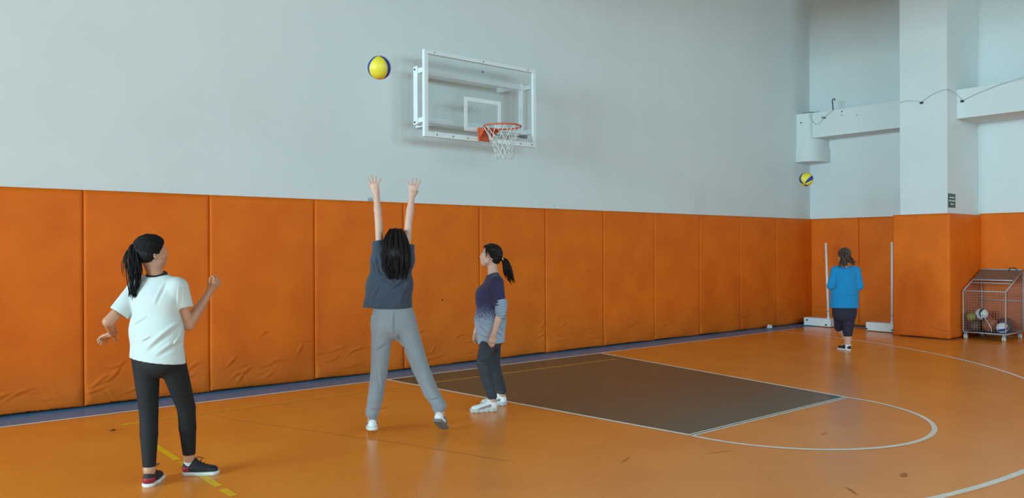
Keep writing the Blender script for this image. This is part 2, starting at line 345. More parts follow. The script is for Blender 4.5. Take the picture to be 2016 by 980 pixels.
# ------------------------------------------------------------------ beams, corner box, wires, sign
B1X = 8.30
b1 = box('trim_1', (B1X, PY1-.02, 3.69), (XR+.01, -.34, 4.19), MT['wall'], bevel=.006); tag(b1, 'white boxed beam between corner box and pillar', 'beam', kind='structure')
b2 = box('trim_2', (8.02, -9.0, 3.68), (XR2+.01, PY0, 4.17), MT['wall'], bevel=.006); tag(b2, 'white boxed beam running on beyond the pillar', 'beam', kind='structure')
# corner box: rounded prism in the corner, flared foot
def corner_prism(name, z0, z1, grow, parent=None):
    P = [(XR, 0)]; x0, y1 = XR-.50-grow, -.42-grow
    for i in range(13):
        t = i/12*math.pi/2
        P.append((XR+(x0-XR)*math.cos(t)**.62, y1*math.sin(t)**.62))
    V = [(x, y, z0) for x, y in P]+[(x, y, z1) for x, y in P]; n = len(P)
    Fc = [tuple(range(n)), tuple(range(2*n-1, n-1, -1))]+[(i, i+n, (i+1) % n+n, (i+1) % n) for i in range(n)]
    bm = bmesh.new(); vs = [bm.verts.new(v) for v in V]
    for f in Fc: bm.faces.new([vs[i] for i in f])
    return bmo(name, bm, MT['wall'], parent)
cb = corner_prism('trim_3', 3.5, 4.2, 0.); tag(cb, 'white rounded corner box that ends the boxed beam', 'beam', kind='structure')
corner_prism('flared_foot', 3.24, 3.5, .025, cb)
for (y, z, r) in [(-.95, 4.13, .012), (-.95, 4.06, .008), (-1.25, 4.02, .008), (-.62, 4.05, .012)]:
    bm = bmesh.new(); bmesh.ops.create_cone(bm, cap_ends=True, segments=10, radius1=r, radius2=r*.8, depth=.012, matrix=Matrix.Translation((B1X-.004, y, z)) @ Matrix.Rotation(math.radians(90), 4, 'Y'))
    bmo('bolt', bm, MT['dark'], b1)
bm = bmesh.new(); bmesh.ops.create_cone(bm, cap_ends=True, segments=10, radius1=.015, radius2=.012, depth=.012, matrix=Matrix.Translation((XR-.495, -.10, 4.02)) @ Matrix.Rotation(math.radians(90), 4, 'Y')); bmo('bolt', bm, MT['dark'], cb)
hk = tubeo('wall_hook', [(8.36, -.74, 4.19), (8.36, -.735, 4.28), (8.36, -.725, 4.36), (8.36, -.73, 4.40), (8.36, -.755, 4.415), (8.36, -.775, 4.40), (8.36, -.77, 4.375)], .010, MT['dark']); tag(hk, 'small dark hook standing on the boxed beam near the corner', 'hook')
def catenary(p, q, sag, n=14):
    p = Vector(p); q = Vector(q); return [p.lerp(q, i/n)+Vector((0, 0, -sag*4*(i/n)*(1-i/n))) for i in range(n+1)]
cbl = tubeo('cable', catenary((8.29, -.28, 4.16), (8.29, -.58, 4.06), .16)+catenary((8.29, -.58, 4.06), (8.29, -.80, 4.19), .0), .0035, MT['cable']); tag(cbl, 'thin grey cable looping below the small hook', 'cable')
tubeo('plug', [(8.285, -.56, 4.07), (8.275, -.60, 4.05)], .02, MT['cable'], cbl)
pw = tubeo('cable', catenary((PX-.01, PY1-.01, 4.02), (PX-.01, -2.70, 3.97), -.035)+catenary((PX-.01, -2.70, 3.97), (PX-.012, PY0-.01, 4.13), -.04)[1:], .0032, MT['cable']); tag(pw, 'thin grey cable fixed across the pillar face', 'cable')
pw2 = tubeo('cable', catenary((PX-.012, PY0-.01, 4.13), (8.01, -3.20, 3.97), -.03)+catenary((8.01, -3.20, 3.97), (8.0, -5.2, 4.16), -.15)[1:], .0038, MT['cable']); tag(pw2, 'grey cable running from the pillar edge along the near beam', 'cable')
for p, pw in [((PX-.01, -2.70, 3.965), pw), ((8.0, -3.20, 3.96), pw2)]:
    bm = bmesh.new(); bx(bm, Vector(p)-Vector((.012, .025, .018)), Vector(p)+Vector((.012, .025, .018)), .004); bmo('clip', bm, MT['dark'], pw)
mount = empty('beam_bracket', (8.42, -.30, 4.20)); tag(mount, 'flat dark bracket lying on top of the corner box', 'bracket')
for q in ((-.05, .12), (.05, .02)):
    bm = bmesh.new(); bx(bm, (-.06+q[0], -.14+q[1], 0), (.04+q[0], .06+q[1], .02), .004); bmo('plate', bm, MT['steel'], mount)
sg = box('wall_sign', (7.68, PY0-.008, 2.185), (7.955, PY0-.0005, 2.415), MT['sign'], bevel=.002); tag(sg, 'small dark green sign with three pale lines on pillar', 'sign')
for (z, words) in [(2.352, [(7.72, .05), (7.78, .07), (7.86, .05)]), (2.298, [(7.70, .07), (7.785, .04), (7.84, .085)]), (2.243, [(7.765, .06), (7.835, .05)])]:
    bm = bmesh.new()
    for x0, L in words: bx(bm, (x0, PY0-.0095, z-.012), (x0+L, PY0-.0075, z+.012))
    bmo('text_line', bm, MT['sign_text'], sg)

# ------------------------------------------------------------------ backboard
bb = empty('basketball_backboard', (0, 0, 2.9)); tag(bb, 'white framed clear backboard with orange rim on the back wall', 'backboard')
BZ = -2.9; YB = -.53
def bbx(name, lo, hi, m, bev=.004, parent=bb):
    return box(name, (lo[0], lo[1], lo[2]+BZ), (hi[0], hi[1], hi[2]+BZ), m, parent, bev)
bm = bmesh.new(); z0, z1 = 2.895, 3.955; fw = .066
for lo, hi in [((-.9, YB, z0), (.9, YB+.05, z0+fw)), ((-.9, YB, z1-.05), (.9, YB+.05, z1)), ((-.9, YB, z0+fw), (-.9+.06, YB+.05, z1-.05)), ((.9-.06, YB, z0+fw), (.9, YB+.05, z1-.05))]:
    bx(bm, (lo[0], lo[1], lo[2]+BZ), (hi[0], hi[1], hi[2]+BZ), .005)
bframe = bmo('frame', bm, MT['white_metal'], bb)
bbx('pane', (-.845, YB+.018, z0+.055), (.845, YB+.030, z1-.045), MT['acrylic'], 0)
bm = bmesh.new()
for lo, hi in [((-.295, YB+.012, 3.40), (.295, YB+.017, 3.45)), ((-.295, YB+.012, 3.02), (-.245, YB+.017, 3.40)), ((.245, YB+.012, 3.02), (.295, YB+.017, 3.40)), ((-.245, YB+.012, 3.02), (.245, YB+.017, 3.07))]:
    bx(bm, (lo[0], lo[1], lo[2]+BZ), (hi[0], hi[1], hi[2]+BZ))
bmo('target_square', bm, MT['white_metal'], bb)
for s in (-1, 1):
    up = bbx('upright', (s*.845-.05, -.36, 3.06), (s*.845+.05, -.27, 3.78), MT['white_metal'], .006)
    for z in (3.11, 3.72):
        bbx('bracket_arm', (s*.850-.03, YB+.05, z-.03), (s*.850+.03, -.35, z+.03), MT['white_metal'])
        bbx('wall_arm', (s*.66-.03, -.30, z-.035), (s*.66+.03, .0, z+.035), MT['white_metal'])
    for z in (3.09, 3.74): tubeo('bolt', [(s*.893, -.31, z+BZ), (s*.903, -.31, z+BZ)], .012, MT['dark'], bb)
for z in (3.13, 3.73):
    bbx('crossbar', (-.80, -.34, z-.035), (.80, -.29, z+.035), MT['white_metal'])
for x in (-.72, -.48, -.25, .62, .82): tubeo('bolt', [(x, YB-.004, z0+.032+BZ), (x, YB+.004, z0+.032+BZ)], .010, MT['steel'], bb)
for x in (-.75, 0, .75): tubeo('bolt', [(x, YB-.004, z1-.025+BZ), (x, YB+.004, z1-.025+BZ)], .009, MT['steel'], bb)
for zz in (3.02, 3.85): tubeo('bolt', [(.896, YB+.02, zz+BZ), (.906, YB+.02, zz+BZ)], .012, MT['steel'], bb)
tubeo('bolt', [(0, YB+.008, 3.80+BZ), (0, YB+.02, 3.80+BZ)], .010, MT['dark'], bb)
# spring stay seen behind the pane
tubeo('stay_rod', [(.30, -.40, 3.03+BZ), (.80, -.42, 3.045+BZ)], .009, MT['steel'], bb)
tubeo('spring', [(.70+.12*i/60, -.42+.022*math.cos(i*1.05), 3.045+.022*math.sin(i*1.05)+BZ) for i in range(61)], .004, MT['steel'], bb, n=5)
# rim
RZ = 3.05; RC = (0, YB-.385, RZ+BZ); RR = .234
rim = empty('rim_assembly', (0, 0, 0)); rim.parent = bb
tubeo('rim', arc_pts((RC[0], RC[1]), RR, 0, 2*math.pi, 48, RC[2])[:-1], .0105, MT['rim'], rim, 8, closed=True)
bm = bmesh.new(); bx(bm, (-.095, YB-.022, 2.905+BZ), (.095, YB, 3.075+BZ), .006); bmo('mounting_plate', bm, MT['rim'], rim)
bm = bmesh.new(); bx(bm, (-.075, YB-.16, 3.028+BZ), (.075, YB-.01, 3.052+BZ), .006); bmo('rim_neck', bm, MT['rim'], rim)
for s in (-1, 1):   # gusset cheeks
    V = [(s*.078, YB-.01, 2.93+BZ), (s*.078, YB-.01, 3.06+BZ), (s*.125, YB-.20, 3.055+BZ), (s*.120, YB-.18, 3.03+BZ)]
    V2 = [(x-s*.008, y, z) for x, y, z in V]; bm = bmesh.new(); vs = [bm.verts.new(v) for v in V+V2]
    for f in [(0, 1, 2, 3), (7, 6, 5, 4), (0, 4, 5, 1), (1, 5, 6, 2), (2, 6, 7, 3), (3, 7, 4, 0)]: bm.faces.new([vs[i] for i in f])
    bmo('gusset', bm, MT['rim'], rim)
for q in range(12): tubeo('net_hook', [(RC[0]+(RR+.004)*math.cos(q*math.pi/6), RC[1]+(RR+.004)*math.sin(q*math.pi/6), RC[2]-.012+.008*math.sin(t)) for t in (0, 1.5, 3)], .004, MT['rim'], rim, 5)
# net: diamond mesh, narrowing
NQ = 12; lev = [0, .10, .18, .255, .325, .385]; rad = [RR, .185, .145, .118, .106, .112]
def npt(l, q):
    an = (q+(.5 if l % 2 else 0))*2*math.pi/NQ
    wob = .012*math.sin(q*2.1+l*1.3) if l else 0
    return (RC[0]+(rad[l]+wob)*math.cos(an)+.006*l, RC[1]+(rad[l]+wob)*math.sin(an), RC[2]-.012-lev[l]+.010*math.sin(q*1.7+l))
bm = bmesh.new()
for l in range(len(lev)-1):
    for q in range(NQ):
        a = npt(l, q); d = (0, -1) if l % 2 == 0 else (0, 1)
        for dq in d:
            b = npt(l+1, (q+dq) % NQ); mid = tuple((x+y)/2+.004*math.sin(q+dq) for x, y in zip(a, b)); tube(bm, [a, mid, b], .0042, 5)
    for q in range(NQ):
        if l: 
            p = npt(l, q); bmesh.ops.create_icosphere(bm, subdivisions=1, radius=.0075, matrix=Matrix.Translation(p))
bmo('net', bm, MT['net'], rim, True)

# ------------------------------------------------------------------ floor-standing white poles
def stand(x, y0, y1, ypole, ytop, xtop, h, label, notch):
    r = empty('pole_stand', (x+.1, (y0+y1)/2, 0)); tag(r, label, 'pole stand', 'white pole stands by the pillar'); cx, cy = x+.1, (y0+y1)/2
    bm = bmesh.new(); bx(bm, (-.1, y0-cy, .012), (.14, y1-cy, .165), .008); base = bmo('base', bm, MT['white_box'], r)
    tubeo('pole', [(.02, ypole-cy, .16), (xtop-cx, ytop-cy, h)], .021, MT['white_metal'], r, 12)
    tubeo('pole_joint', [(.02+(xtop-cx-.02)*.09, ypole-cy+(ytop-ypole)*.09, .16+(h-.16)*.09), (.02+(xtop-cx-.02)*.1, ypole-cy+(ytop-ypole)*.1, .16+(h-.16)*.1)], .0225, MT['cable'], r, 12)
    tubeo('pole_cap', [(xtop-cx, ytop-cy, h-.01), (xtop-cx, ytop-cy, h+.012)], .025, MT['white_metal'], r, 12)
    tubeo('pole_socket', [(.02, ypole-cy, .15), (.02, ypole-cy, .19)], .032, MT['white_metal'], r, 12)
    for i, (yy, zz) in enumerate(notch):
        bm = bmesh.new(); bx(bm, (-.104, yy-cy-.018, zz-.015), (-.097, yy-cy+.018, zz+.015), .003); bmo('hole', bm, MT['dark'], r)
    for yy in (y0-cy+.05, y1-cy-.05):
        for xx in (-.06, .10): tubeo('foot', [(xx, yy, 0), (xx, yy, .02)], .02, MT['dark'], r, 10)
    return r
stand(8.05, -.84, -.29, -.735, -.66, 8.22, 1.60, 'white pole on white box base nearest the room corner', [(-.36, .115), (-.75, .045)])
stand(7.98, -2.06, -1.56, -1.985, -1.96, 8.16, 1.61, 'white pole on white box base right beside the padded pillar', [(-1.575, .04), (-2.045, .05)])

# ------------------------------------------------------------------ balls
def sphere_patch(bm, r, fn, nu, nv):
    vs = [[bm.verts.new(fn(i/nu, j/nv)) for j in range(nv+1)] for i in range(nu+1)]
    for i in range(nu):
        for j in range(nv):
            q = [vs[i][j], vs[i+1][j], vs[i+1][j+1], vs[i][j+1]]
            bm.faces.new(q)
def swirl_ball(loc, r, label, rot, spec, twist=.9, group=None):
    """panel ball: twisted lunes, each panel its own part"""
    e = empty('volleyball', loc); tag(e, label, 'ball', group); e.rotation_euler = rot
    tot = sum(wd for wd, _ in spec); a = 0
    core = bmesh.new(); bmesh.ops.create_uvsphere(core, u_segments=24, v_segments=16, radius=r*.965); bmo('bladder', core, MT['ball_white'], e, True)
    for wd, m in spec:
        a0, a1 = a/tot*2*math.pi, (a+wd)/tot*2*math.pi; a += wd
        def fn(u, v, a0=a0, a1=a1):
            lat = (v-.5)*math.pi*.985; lon = a0+(a1-a0)*(.012+.976*u)+twist*math.sin(lat)
            eg = min(u, 1-u)*(a1-a0)*math.cos(lat); rr = r*(.968+.032*min(1, (eg/.10))**.5)
            return (rr*math.cos(lat)*math.cos(lon), rr*math.cos(lat)*math.sin(lon), rr*math.sin(lat))
        bm = bmesh.new(); sphere_patch(bm, r, fn, 14, 24); bmesh.ops.remove_doubles(bm, verts=bm.verts[:], dist=1e-6); bmo('panel', bm, m, e, True)
    return e
Y_, B_, W_ = MT['ball_yellow'], MT['ball_blue'], MT['ball_white']
BALL_ROT = (Matrix.Rotation(math.radians(26), 3, Vector(RT)) @ Matrix.Rotation(math.radians(230.7-52), 3, 'Z')).to_euler()
swirl_ball(at(747, 133, 6.95), .105, 'yellow and blue volleyball in the air left of the backboard', BALL_ROT, [(1.9, Y_), (.55, B_), (.25, W_), (.55, B_), (1.9, Y_), (.55, B_), (.25, W_), (.55, B_)], .12)
swirl_ball(at(1587, 353, 12.0), .105, 'yellow and blue volleyball in the air below the corner box', (math.radians(30), math.radians(35), math.radians(60)), [(1., Y_), (.5, B_), (1., Y_), (.5, B_), (1., Y_), (.5, B_)], .5)

# ------------------------------------------------------------------ ball cart
CX0, CX1, CY0, CY1 = 8.02, 8.80, -3.83, -3.20
cart = empty('ball_cart', ((CX0+CX1)/2, (CY0+CY1)/2, 0)); tag(cart, 'wheeled grey wire ball cart with sloping lid beside pillar', 'ball cart')
co = Vector(cart.location)
def L3(x, y, z): return Vector((x, y, z))-co
ZB, ZF, ZK = .115, .80, 1.13
MT['cart'] = mat('grey_painted_tube', srgb(176, 174, 174), .45, .12, 12)
def bar(name, a, b, t=.012, m='cart', par=cart):
    return tubeo(name, [L3(*a), L3(*b)], t, MT[m], par, 4)
fr = MT['white_metal']
for y in (CY0, CY1):
    bar('post', (CX0, y, ZB), (CX0, y, ZF)); bar('post', (CX1, y, ZB), (CX1, y, ZK)); bar('rail', (CX0, y, ZB), (CX1, y, ZB)); bar('slope_rail', (CX0, y, ZF), (CX1, y, ZK), .011)
for x, z in ((CX0, ZB), (CX0, ZF), (CX1, ZB), (CX1, .62), (CX1, ZK)): bar('rail', (x, CY0, z), (x, CY1, z))
bm = bmesh.new(); bx(bm, L3(CX0, CY0, ZB-.008), L3(CX1, CY1, ZB+.004)); bmo('bottom_sheet', bm, MT['dark'], cart)
def wires(name, o, u, v, nu, nv, clip=None):
    bm = bmesh.new(); o, u, v = Vector(o), Vector(u), Vector(v)
    for i in range(1, nu):
        a = o+u*i/nu; top = 1 if clip is None else clip(i/nu)
        tube(bm, [a-co, a+v*top-co], .0016, 4)
    for j in range(1, nv):
        b = o+v*j/nv; s = 0
        if clip is not None:
            while s < 1 and clip(s) < j/nv: s += .02
        if s < 1: tube(bm, [b+u*s-co, b+u-co], .0016, 4)
    return bmo(name, bm, MT['steel'], cart)
wires('wire_panel', (CX0, CY0, ZB), (0, CY1-CY0, 0), (0, 0, ZF-ZB), 15, 16)
wires('wire_panel', (CX1, CY0, ZB), (0, CY1-CY0, 0), (0, 0, ZK-ZB), 15, 24)
cl = lambda s: (ZF-ZB+(ZK-ZF)*s)/(ZK-ZB)
wires('wire_panel', (CX0, CY0, ZB), (CX1-CX0, 0, 0), (0, 0, ZK-ZB), 18, 24, cl)
wires('wire_panel', (CX0, CY1, ZB), (CX1-CX0, 0, 0), (0, 0, ZK-ZB), 18, 24, cl)
# lid on the upper half of the slope
sl = (ZK-ZF)/(CX1-CX0); xm = CX0+.36
lid = empty('lid', (0, 0, 0)); lid.parent = cart
V = [L3(xm, CY0, ZF+sl*.36+.02), L3(xm, CY1, ZF+sl*.36+.02), L3(CX1, CY1, ZK+.02), L3(CX1, CY0, ZK+.02)]
V2 = [v-Vector((0, 0, .008)) for v in V]
raw('lid_sheet', V+V2, [(0, 1, 2, 3), (7, 6, 5, 4), (0, 4, 5, 1), (1, 5, 6, 2), (2, 6, 7, 3), (3, 7, 4, 0)], MT['smoke'], lid)
for x, t, z in ((xm, .016, 0), (xm-.03, .011, -.035), (CX1-.02, .014, 0)):
    bar('lid_bar', (x, CY0+.01, ZF+sl*(x-CX0)+.022+z), (x, CY1-.01, ZF+sl*(x-CX0)+.022+z), t, par=lid)
tubeo('handle', [L3(CX1-.1, CY0+.06, ZK+.0), L3(CX1-.1, CY0+.08, ZK+.045), L3(CX1-.1, CY0+.16, ZK+.045), L3(CX1-.1, CY0+.18, ZK)], .008, MT['dark'], lid, 6)
for x in (CX0+.03, CX1-.03):
    for y in (CY0+.03, CY1-.03):
        w_ = empty('caster', (0, 0, 0)); w_.parent = cart
        for dy in (-.018, .006):
            bm = bmesh.new(); bmesh.ops.create_cone(bm, cap_ends=True, segments=18, radius1=.038, radius2=.038, depth=.014, matrix=Matrix.Translation(L3(x-.012, y+dy+.006, .038)) @ Matrix.Rotation(math.radians(90), 4, 'X')); bmo('wheel', bm, MT['sole_white'], w_)
        bm = bmesh.new(); bx(bm, L3(x-.02, y-.026, .055), L3(x+.018, y+.026, .108), .004); bmo('fork', bm, MT['steel'], w_)
def plain_ball(name, loc, r, m, label, seams=MT['dark'], rot=(0, 0, 0), group='balls in the cart'):
    bm = bmesh.new(); bmesh.ops.create_uvsphere(bm, u_segments=28, v_segments=18, radius=r); o = bmo(name, bm, m, None, True); o.location = loc; o.rotation_euler = rot
    tag(o, label, 'ball', group)
    bm = bmesh.new()
    for ax in range(2):
        P = [[math.cos(t)*r*1.001, math.sin(t)*r*1.001, 0] for t in [i*2*math.pi/36 for i in range(36)]]
        if ax: P = [[p[0], 0, p[1]] for p in P]
        tube(bm, P, r*.022, 4, closed=True)
    for s in (-1, 1):
        P = [(math.cos(t)*r*.80, s*(r*.60+.0*t), math.sin(t)*r*.80) for t in [i*2*math.pi/36 for i in range(36)]]
        tube(bm, P, r*.022, 4, closed=True)
    bmo('seams', bm, seams, o, True); return o
zb = ZB+.006
plain_ball('basketball', (8.22, -3.53, zb+.118), .118, MT['ball_orange'], 'brown orange basketball at front middle of the wire cart', rot=(.5, .3, .2))
plain_ball('basketball', (8.15, -3.325, zb+.088), .088, MT['ball_brown'], 'worn brown ball low at the left of the wire cart', rot=(1, .3, .2))
plain_ball('basketball', (8.55, -3.36, zb+.11), .11, MT['ball_brown'], 'worn brown ball at the back left of the wire cart', rot=(.2, 1.3, .2))
plain_ball('basketball', (8.62, -3.62, zb+.11), .11, MT['ball_brown'], 'worn brown ball at the back right of the wire cart', rot=(.2, .3, 1.2))
plain_ball('rubber_ball', (8.42, -3.71, zb+.085), .085, MT['ball_dark'], 'dark grey ball at the right side of the cart', rot=(.2, .3, 1.2))
plain_ball('rubber_ball', (8.43, -3.42, zb+.224), .065, MT['ball_red'], 'small red ball resting on the other cart balls', rot=(.2, .8, 1.2))
plain_ball('rubber_ball', (8.12, -3.28, zb+.243), .075, MT['ball_green'], 'olive yellow ball lying at upper left in the cart', rot=(.2, .8, .2))
swirl_ball((8.15, -3.735, zb+.09), .09, 'white and navy volleyball in the front right of the cart', (.9, .4, .3), [(1., W_), (.4, B_), (1., W_), (.4, B_), (1., W_), (.3, MT['ball_dark'])], .4, 'balls in the cart')
swirl_ball((8.24, -3.40, zb+.289), .095, 'white and dark ball on top of the pile in cart', (.2, .9, .6), [(1.4, W_), (.3, MT['ball_dark']), (1.2, W_), (.4, MT['ball_dark'])], .6, 'balls in the cart')
st = tubeo('cord', [(8.15, -3.44, zb+.285), (8.11, -3.48, zb+.255), (8.07, -3.55, zb+.18), (8.055, -3.60, zb+.10), (8.06, -3.615, zb+.02)], .006, MT['net']); tag(st, 'pale cord hanging down over the balls in the cart', 'cord')

# ------------------------------------------------------------------ litter and specks
def litter(name, loc, s, m, label, cat, seed):
    rg = np.random.default_rng(seed); bm = bmesh.new(); bmesh.ops.create_icosphere(bm, subdivisions=2, radius=1)
    for v in bm.verts:
        f = 1+.35*rg.normal(); v.co = Vector((v.co.x*s[0]*f, v.co.y*s[1]*f, v.co.z*s[2]*f))
    zmin = min(v.co.z for v in bm.verts)
    for v in bm.verts: v.co.z -= zmin
    o = bmo(name, bm, m); o.location = loc; return tag(o, label, cat)
litter('crumpled_tissue', (-.78, -.30, .001), (.05, .035, .03), MT['paper'], 'crumpled white tissue on the blue strip below the pads', 'tissue', 1)
litter('plastic_scrap', (7.0, -.20, .001), (.045, .04, .035), MT['paper'], 'small pale plastic scrap by the pads near the corner', 'litter', 2)
litter('dark_chip', (-4.52, -1.30, .001), (.022, .012, .004), MT['shoe_black'], 'tiny dark chip on the orange floor left of yellow tape', 'litter', 3)
litter('shuttle_scrap', (-1.36, -.03, PH+.001), (.02, .015, .02), MT['cable'], 'small grey scrap on pad tops above the raised hands', 'litter', 4)
litter('paper_scrap', (1.75, -.03, PH+.001), (.02, .012, .012), MT['paper'], 'small pale scrap on pad tops below the backboard', 'litter', 5)
bm = bmesh.new(); bmesh.ops.create_uvsphere(bm, u_segments=8, v_segments=6, radius=.011); o = bmo('pad_stud', bm, MT['dark'], wb, True); o.location = (-.33, -PT-.008, .86)

#PEOPLE#
# ------------------------------------------------------------------ implicit-surface modelling for bodies and clothes
def npa(v): return np.asarray(v, np.float32)
def unit(v): v = np.asarray(v, float); return v/np.linalg.norm(v)
CUR = [np.full(3, -1e9), np.full(3, 1e9)]
class Sd:
    def __init__(s, f, lo, hi): s.f = f; s.lo = np.asarray(lo, float); s.hi = np.asarray(hi, float)
def cap(a, b, ra, rb=None):
    rb = ra if rb is None else rb; a = npa(a); b = npa(b); ab = b-a; L2 = max(float(ab @ ab), 1e-9); R_ = max(ra, rb)
    def f(P):
        q = P-a; t = np.clip((q @ ab)/L2, 0, 1); q = q-t[:, None]*ab
        return np.sqrt(np.einsum('ij,ij->i', q, q))-(ra+(rb-ra)*t)
    return Sd(f, np.minimum(a, b)-R_, np.maximum(a, b)+R_)
def ecap(a, b, ra, rb, side, k):
    a = npa(a); b = npa(b); s = npa(unit(side)); g = np.float32(1-1/k)
    b2 = b-a; b2 = b2-s*(b2 @ s)*g; L2 = max(float(b2 @ b2), 1e-9); R_ = max(ra, rb)*max(k, 1)
    def f(P):
        q = P-a; q = q-(q @ s)[:, None]*s*g; t = np.clip((q @ b2)/L2, 0, 1); q = q-t[:, None]*b2
        return np.sqrt(np.einsum('ij,ij->i', q, q))-(ra+(rb-ra)*t)
    return Sd(f, np.minimum(a, b)-R_, np.maximum(a, b)+R_)
def ell(c, axes, r):
    c = npa(c); A = npa(axes); r = npa(r)
    def f(P):
        q = (P-c) @ A.T/r; k0 = np.sqrt((q*q).sum(1))+1e-6; q2 = q/r; k1 = np.sqrt((q2*q2).sum(1))+1e-6
        return k0*(k0-1)/k1
    m = float(r.max()); return Sd(f, c-m, c+m)
def half(n, p):
    n = npa(unit(n)); p = npa(p); return Sd(lambda P: (P-p) @ n, [-1e9]*3, [1e9]*3)
def uni(items, k=.02):
    def f(P):
        near = [it for it in items if not ((it.lo > CUR[1]+.08).any() or (it.hi < CUR[0]-.08).any())]
        if not near: return np.full(len(P), 1., np.float32)
        d = near[0].f(P)
        for it in near[1:]:
            e = it.f(P); h = np.maximum(k-np.abs(d-e), 0)/k; d = np.minimum(d, e)-h*h*k*.25
        return d
    return Sd(f, np.min([i.lo for i in items], 0), np.max([i.hi for i in items], 0))
def inter(A, B, k=.0):
    def f(P):
        a, b = A.f(P), B.f(P)
        if not k: return np.maximum(a, b)
        h = np.maximum(k-np.abs(a-b), 0)/k; return np.maximum(a, b)+h*h*k*.25
    return Sd(f, np.maximum(A.lo, B.lo), np.minimum(A.hi, B.hi))
def cut(A, B, k=.0):
    C_ = inter(A, Sd(lambda P: -B.f(P), A.lo, A.hi), k)
    def f(P):
        if (B.lo > CUR[1]+.08).any() or (B.hi < CUR[0]-.08).any(): return A.f(P)
        return C_.f(P)
    return Sd(f, A.lo, A.hi)
def cut_plain(A, B, k=.0):
    return Sd(inter(A, Sd(lambda P: -B.f(P), A.lo, A.hi), k).f, A.lo, A.hi)
def grow(A, o): return Sd(lambda P: A.f(P)-o, A.lo-max(o, 0)*1.6, A.hi+max(o, 0)*1.6)
def wrinkle(A, fn): return Sd(lambda P: A.f(P)+fn(P), A.lo-.01, A.hi+.01)
def polygonise(S, h):
    B = 8; lo = S.lo-h*3; n = np.ceil((S.hi+h*3-lo)/(h*B)).astype(int); N = n*B
    cen = [lo[i]+(np.arange(n[i])+.5)*B*h for i in range(3)]
    G = np.stack(np.meshgrid(*cen, indexing='ij'), -1).reshape(-1, 3).astype(np.float32)
    dc = S.f(G); keep = np.abs(dc) < B*h*.87*1.35+.012
    V = np.repeat(np.repeat(np.repeat(np.where(dc < 0, -1., 1.).astype(np.float32).reshape(n), B, 0), B, 1), B, 2)
    off = np.stack(np.meshgrid(*[np.arange(B)]*3, indexing='ij'), -1).reshape(-1, 3)
    kb = np.argwhere(keep.reshape(n))
    sc_ = kb//5; key = (sc_[:, 0]*1000+sc_[:, 1])*1000+sc_[:, 2]; order = np.argsort(key, kind='stable'); kb = kb[order]; key = key[order]
    bnd = np.flatnonzero(np.r_[True, key[1:] != key[:-1], True])
    for c0, c1 in zip(bnd[:-1], bnd[1:]):
        ii = (kb[c0:c1, None, :]*B+off[None]).reshape(-1, 3); P = (lo+ii*h).astype(np.float32)
        CUR[0], CUR[1] = P.min(0), P.max(0)
        V[ii[:, 0], ii[:, 1], ii[:, 2]] = S.f(P)
    CUR[0], CUR[1] = np.full(3, -1e9), np.full(3, 1e9)
    s = V < 0
    cnt = np.zeros(tuple(N-1), np.uint8)
    cs = [(x, y, z) for x in (0, 1) for y in (0, 1) for z in (0, 1)]
    for x, y, z in cs: cnt += s[x:N[0]-1+x, y:N[1]-1+y, z:N[2]-1+z]
    act = np.argwhere((cnt > 0) & (cnt < 8)); idx = np.full(tuple(N-1), -1, np.int32); idx[tuple(act.T)] = np.arange(len(act))
    cv = np.stack([V[act[:, 0]+x, act[:, 1]+y, act[:, 2]+z] for x, y, z in cs], 1)
    acc = np.zeros((len(act), 3)); num = np.zeros(len(act))
    for i in range(8):
        for j in range(i+1, 8):
            ci, cj = np.array(cs[i]), np.array(cs[j])
            if np.abs(ci-cj).sum() != 1: continue
            a, b = cv[:, i], cv[:, j]; mk = (a < 0) != (b < 0); t = np.where(mk, a/np.where(a == b, 1, a-b), 0)
            acc += np.where(mk[:, None], ci+(cj-ci)*t[:, None], 0); num += mk
    P = lo+(act+acc/np.maximum(num, 1)[:, None])*h
    Fs = []
    for ax in range(3):
        sl0 = [slice(None)]*3; sl1 = [slice(None)]*3; sl0[ax] = slice(0, N[ax]-1); sl1[ax] = slice(1, N[ax])
        ch = np.argwhere(s[tuple(sl0)] != s[tuple(sl1)]); b, c = (ax+1) % 3, (ax+2) % 3
        ch = ch[(ch[:, b] > 0) & (ch[:, c] > 0) & (ch[:, b] < N[b]-1) & (ch[:, c] < N[c]-1)]
        eb = np.eye(3, dtype=int)[b]; ec = np.eye(3, dtype=int)[c]
        q = np.stack([idx[tuple((ch-eb-ec).T)], idx[tuple((ch-ec).T)], idx[tuple(ch.T)], idx[tuple((ch-eb).T)]], 1)
        ins = s[tuple(ch.T)]; q = np.where(ins[:, None], q, q[:, ::-1]); Fs.append(q[(q >= 0).all(1)])
    return P, np.vstack(Fs)
def sdo(name, S, h, m, parent, origin, smooth_it=1):
    P, Fq = polygonise(S, h)
    me = bpy.data.meshes.new(name)
    me.vertices.add(len(P)); me.vertices.foreach_set('co', (P-np.asarray(origin)).astype(np.float32).ravel())
    me.loops.add(len(Fq)*4); me.loops.foreach_set('vertex_index', Fq.astype(np.int32).ravel())
    me.polygons.add(len(Fq)); me.polygons.foreach_set('loop_start', np.arange(0, len(Fq)*4, 4, dtype=np.int32)); me.polygons.foreach_set('loop_total', np.full(len(Fq), 4, np.int32))
    me.update(calc_edges=True); me.validate()
    return link(name, me, m, parent, True)

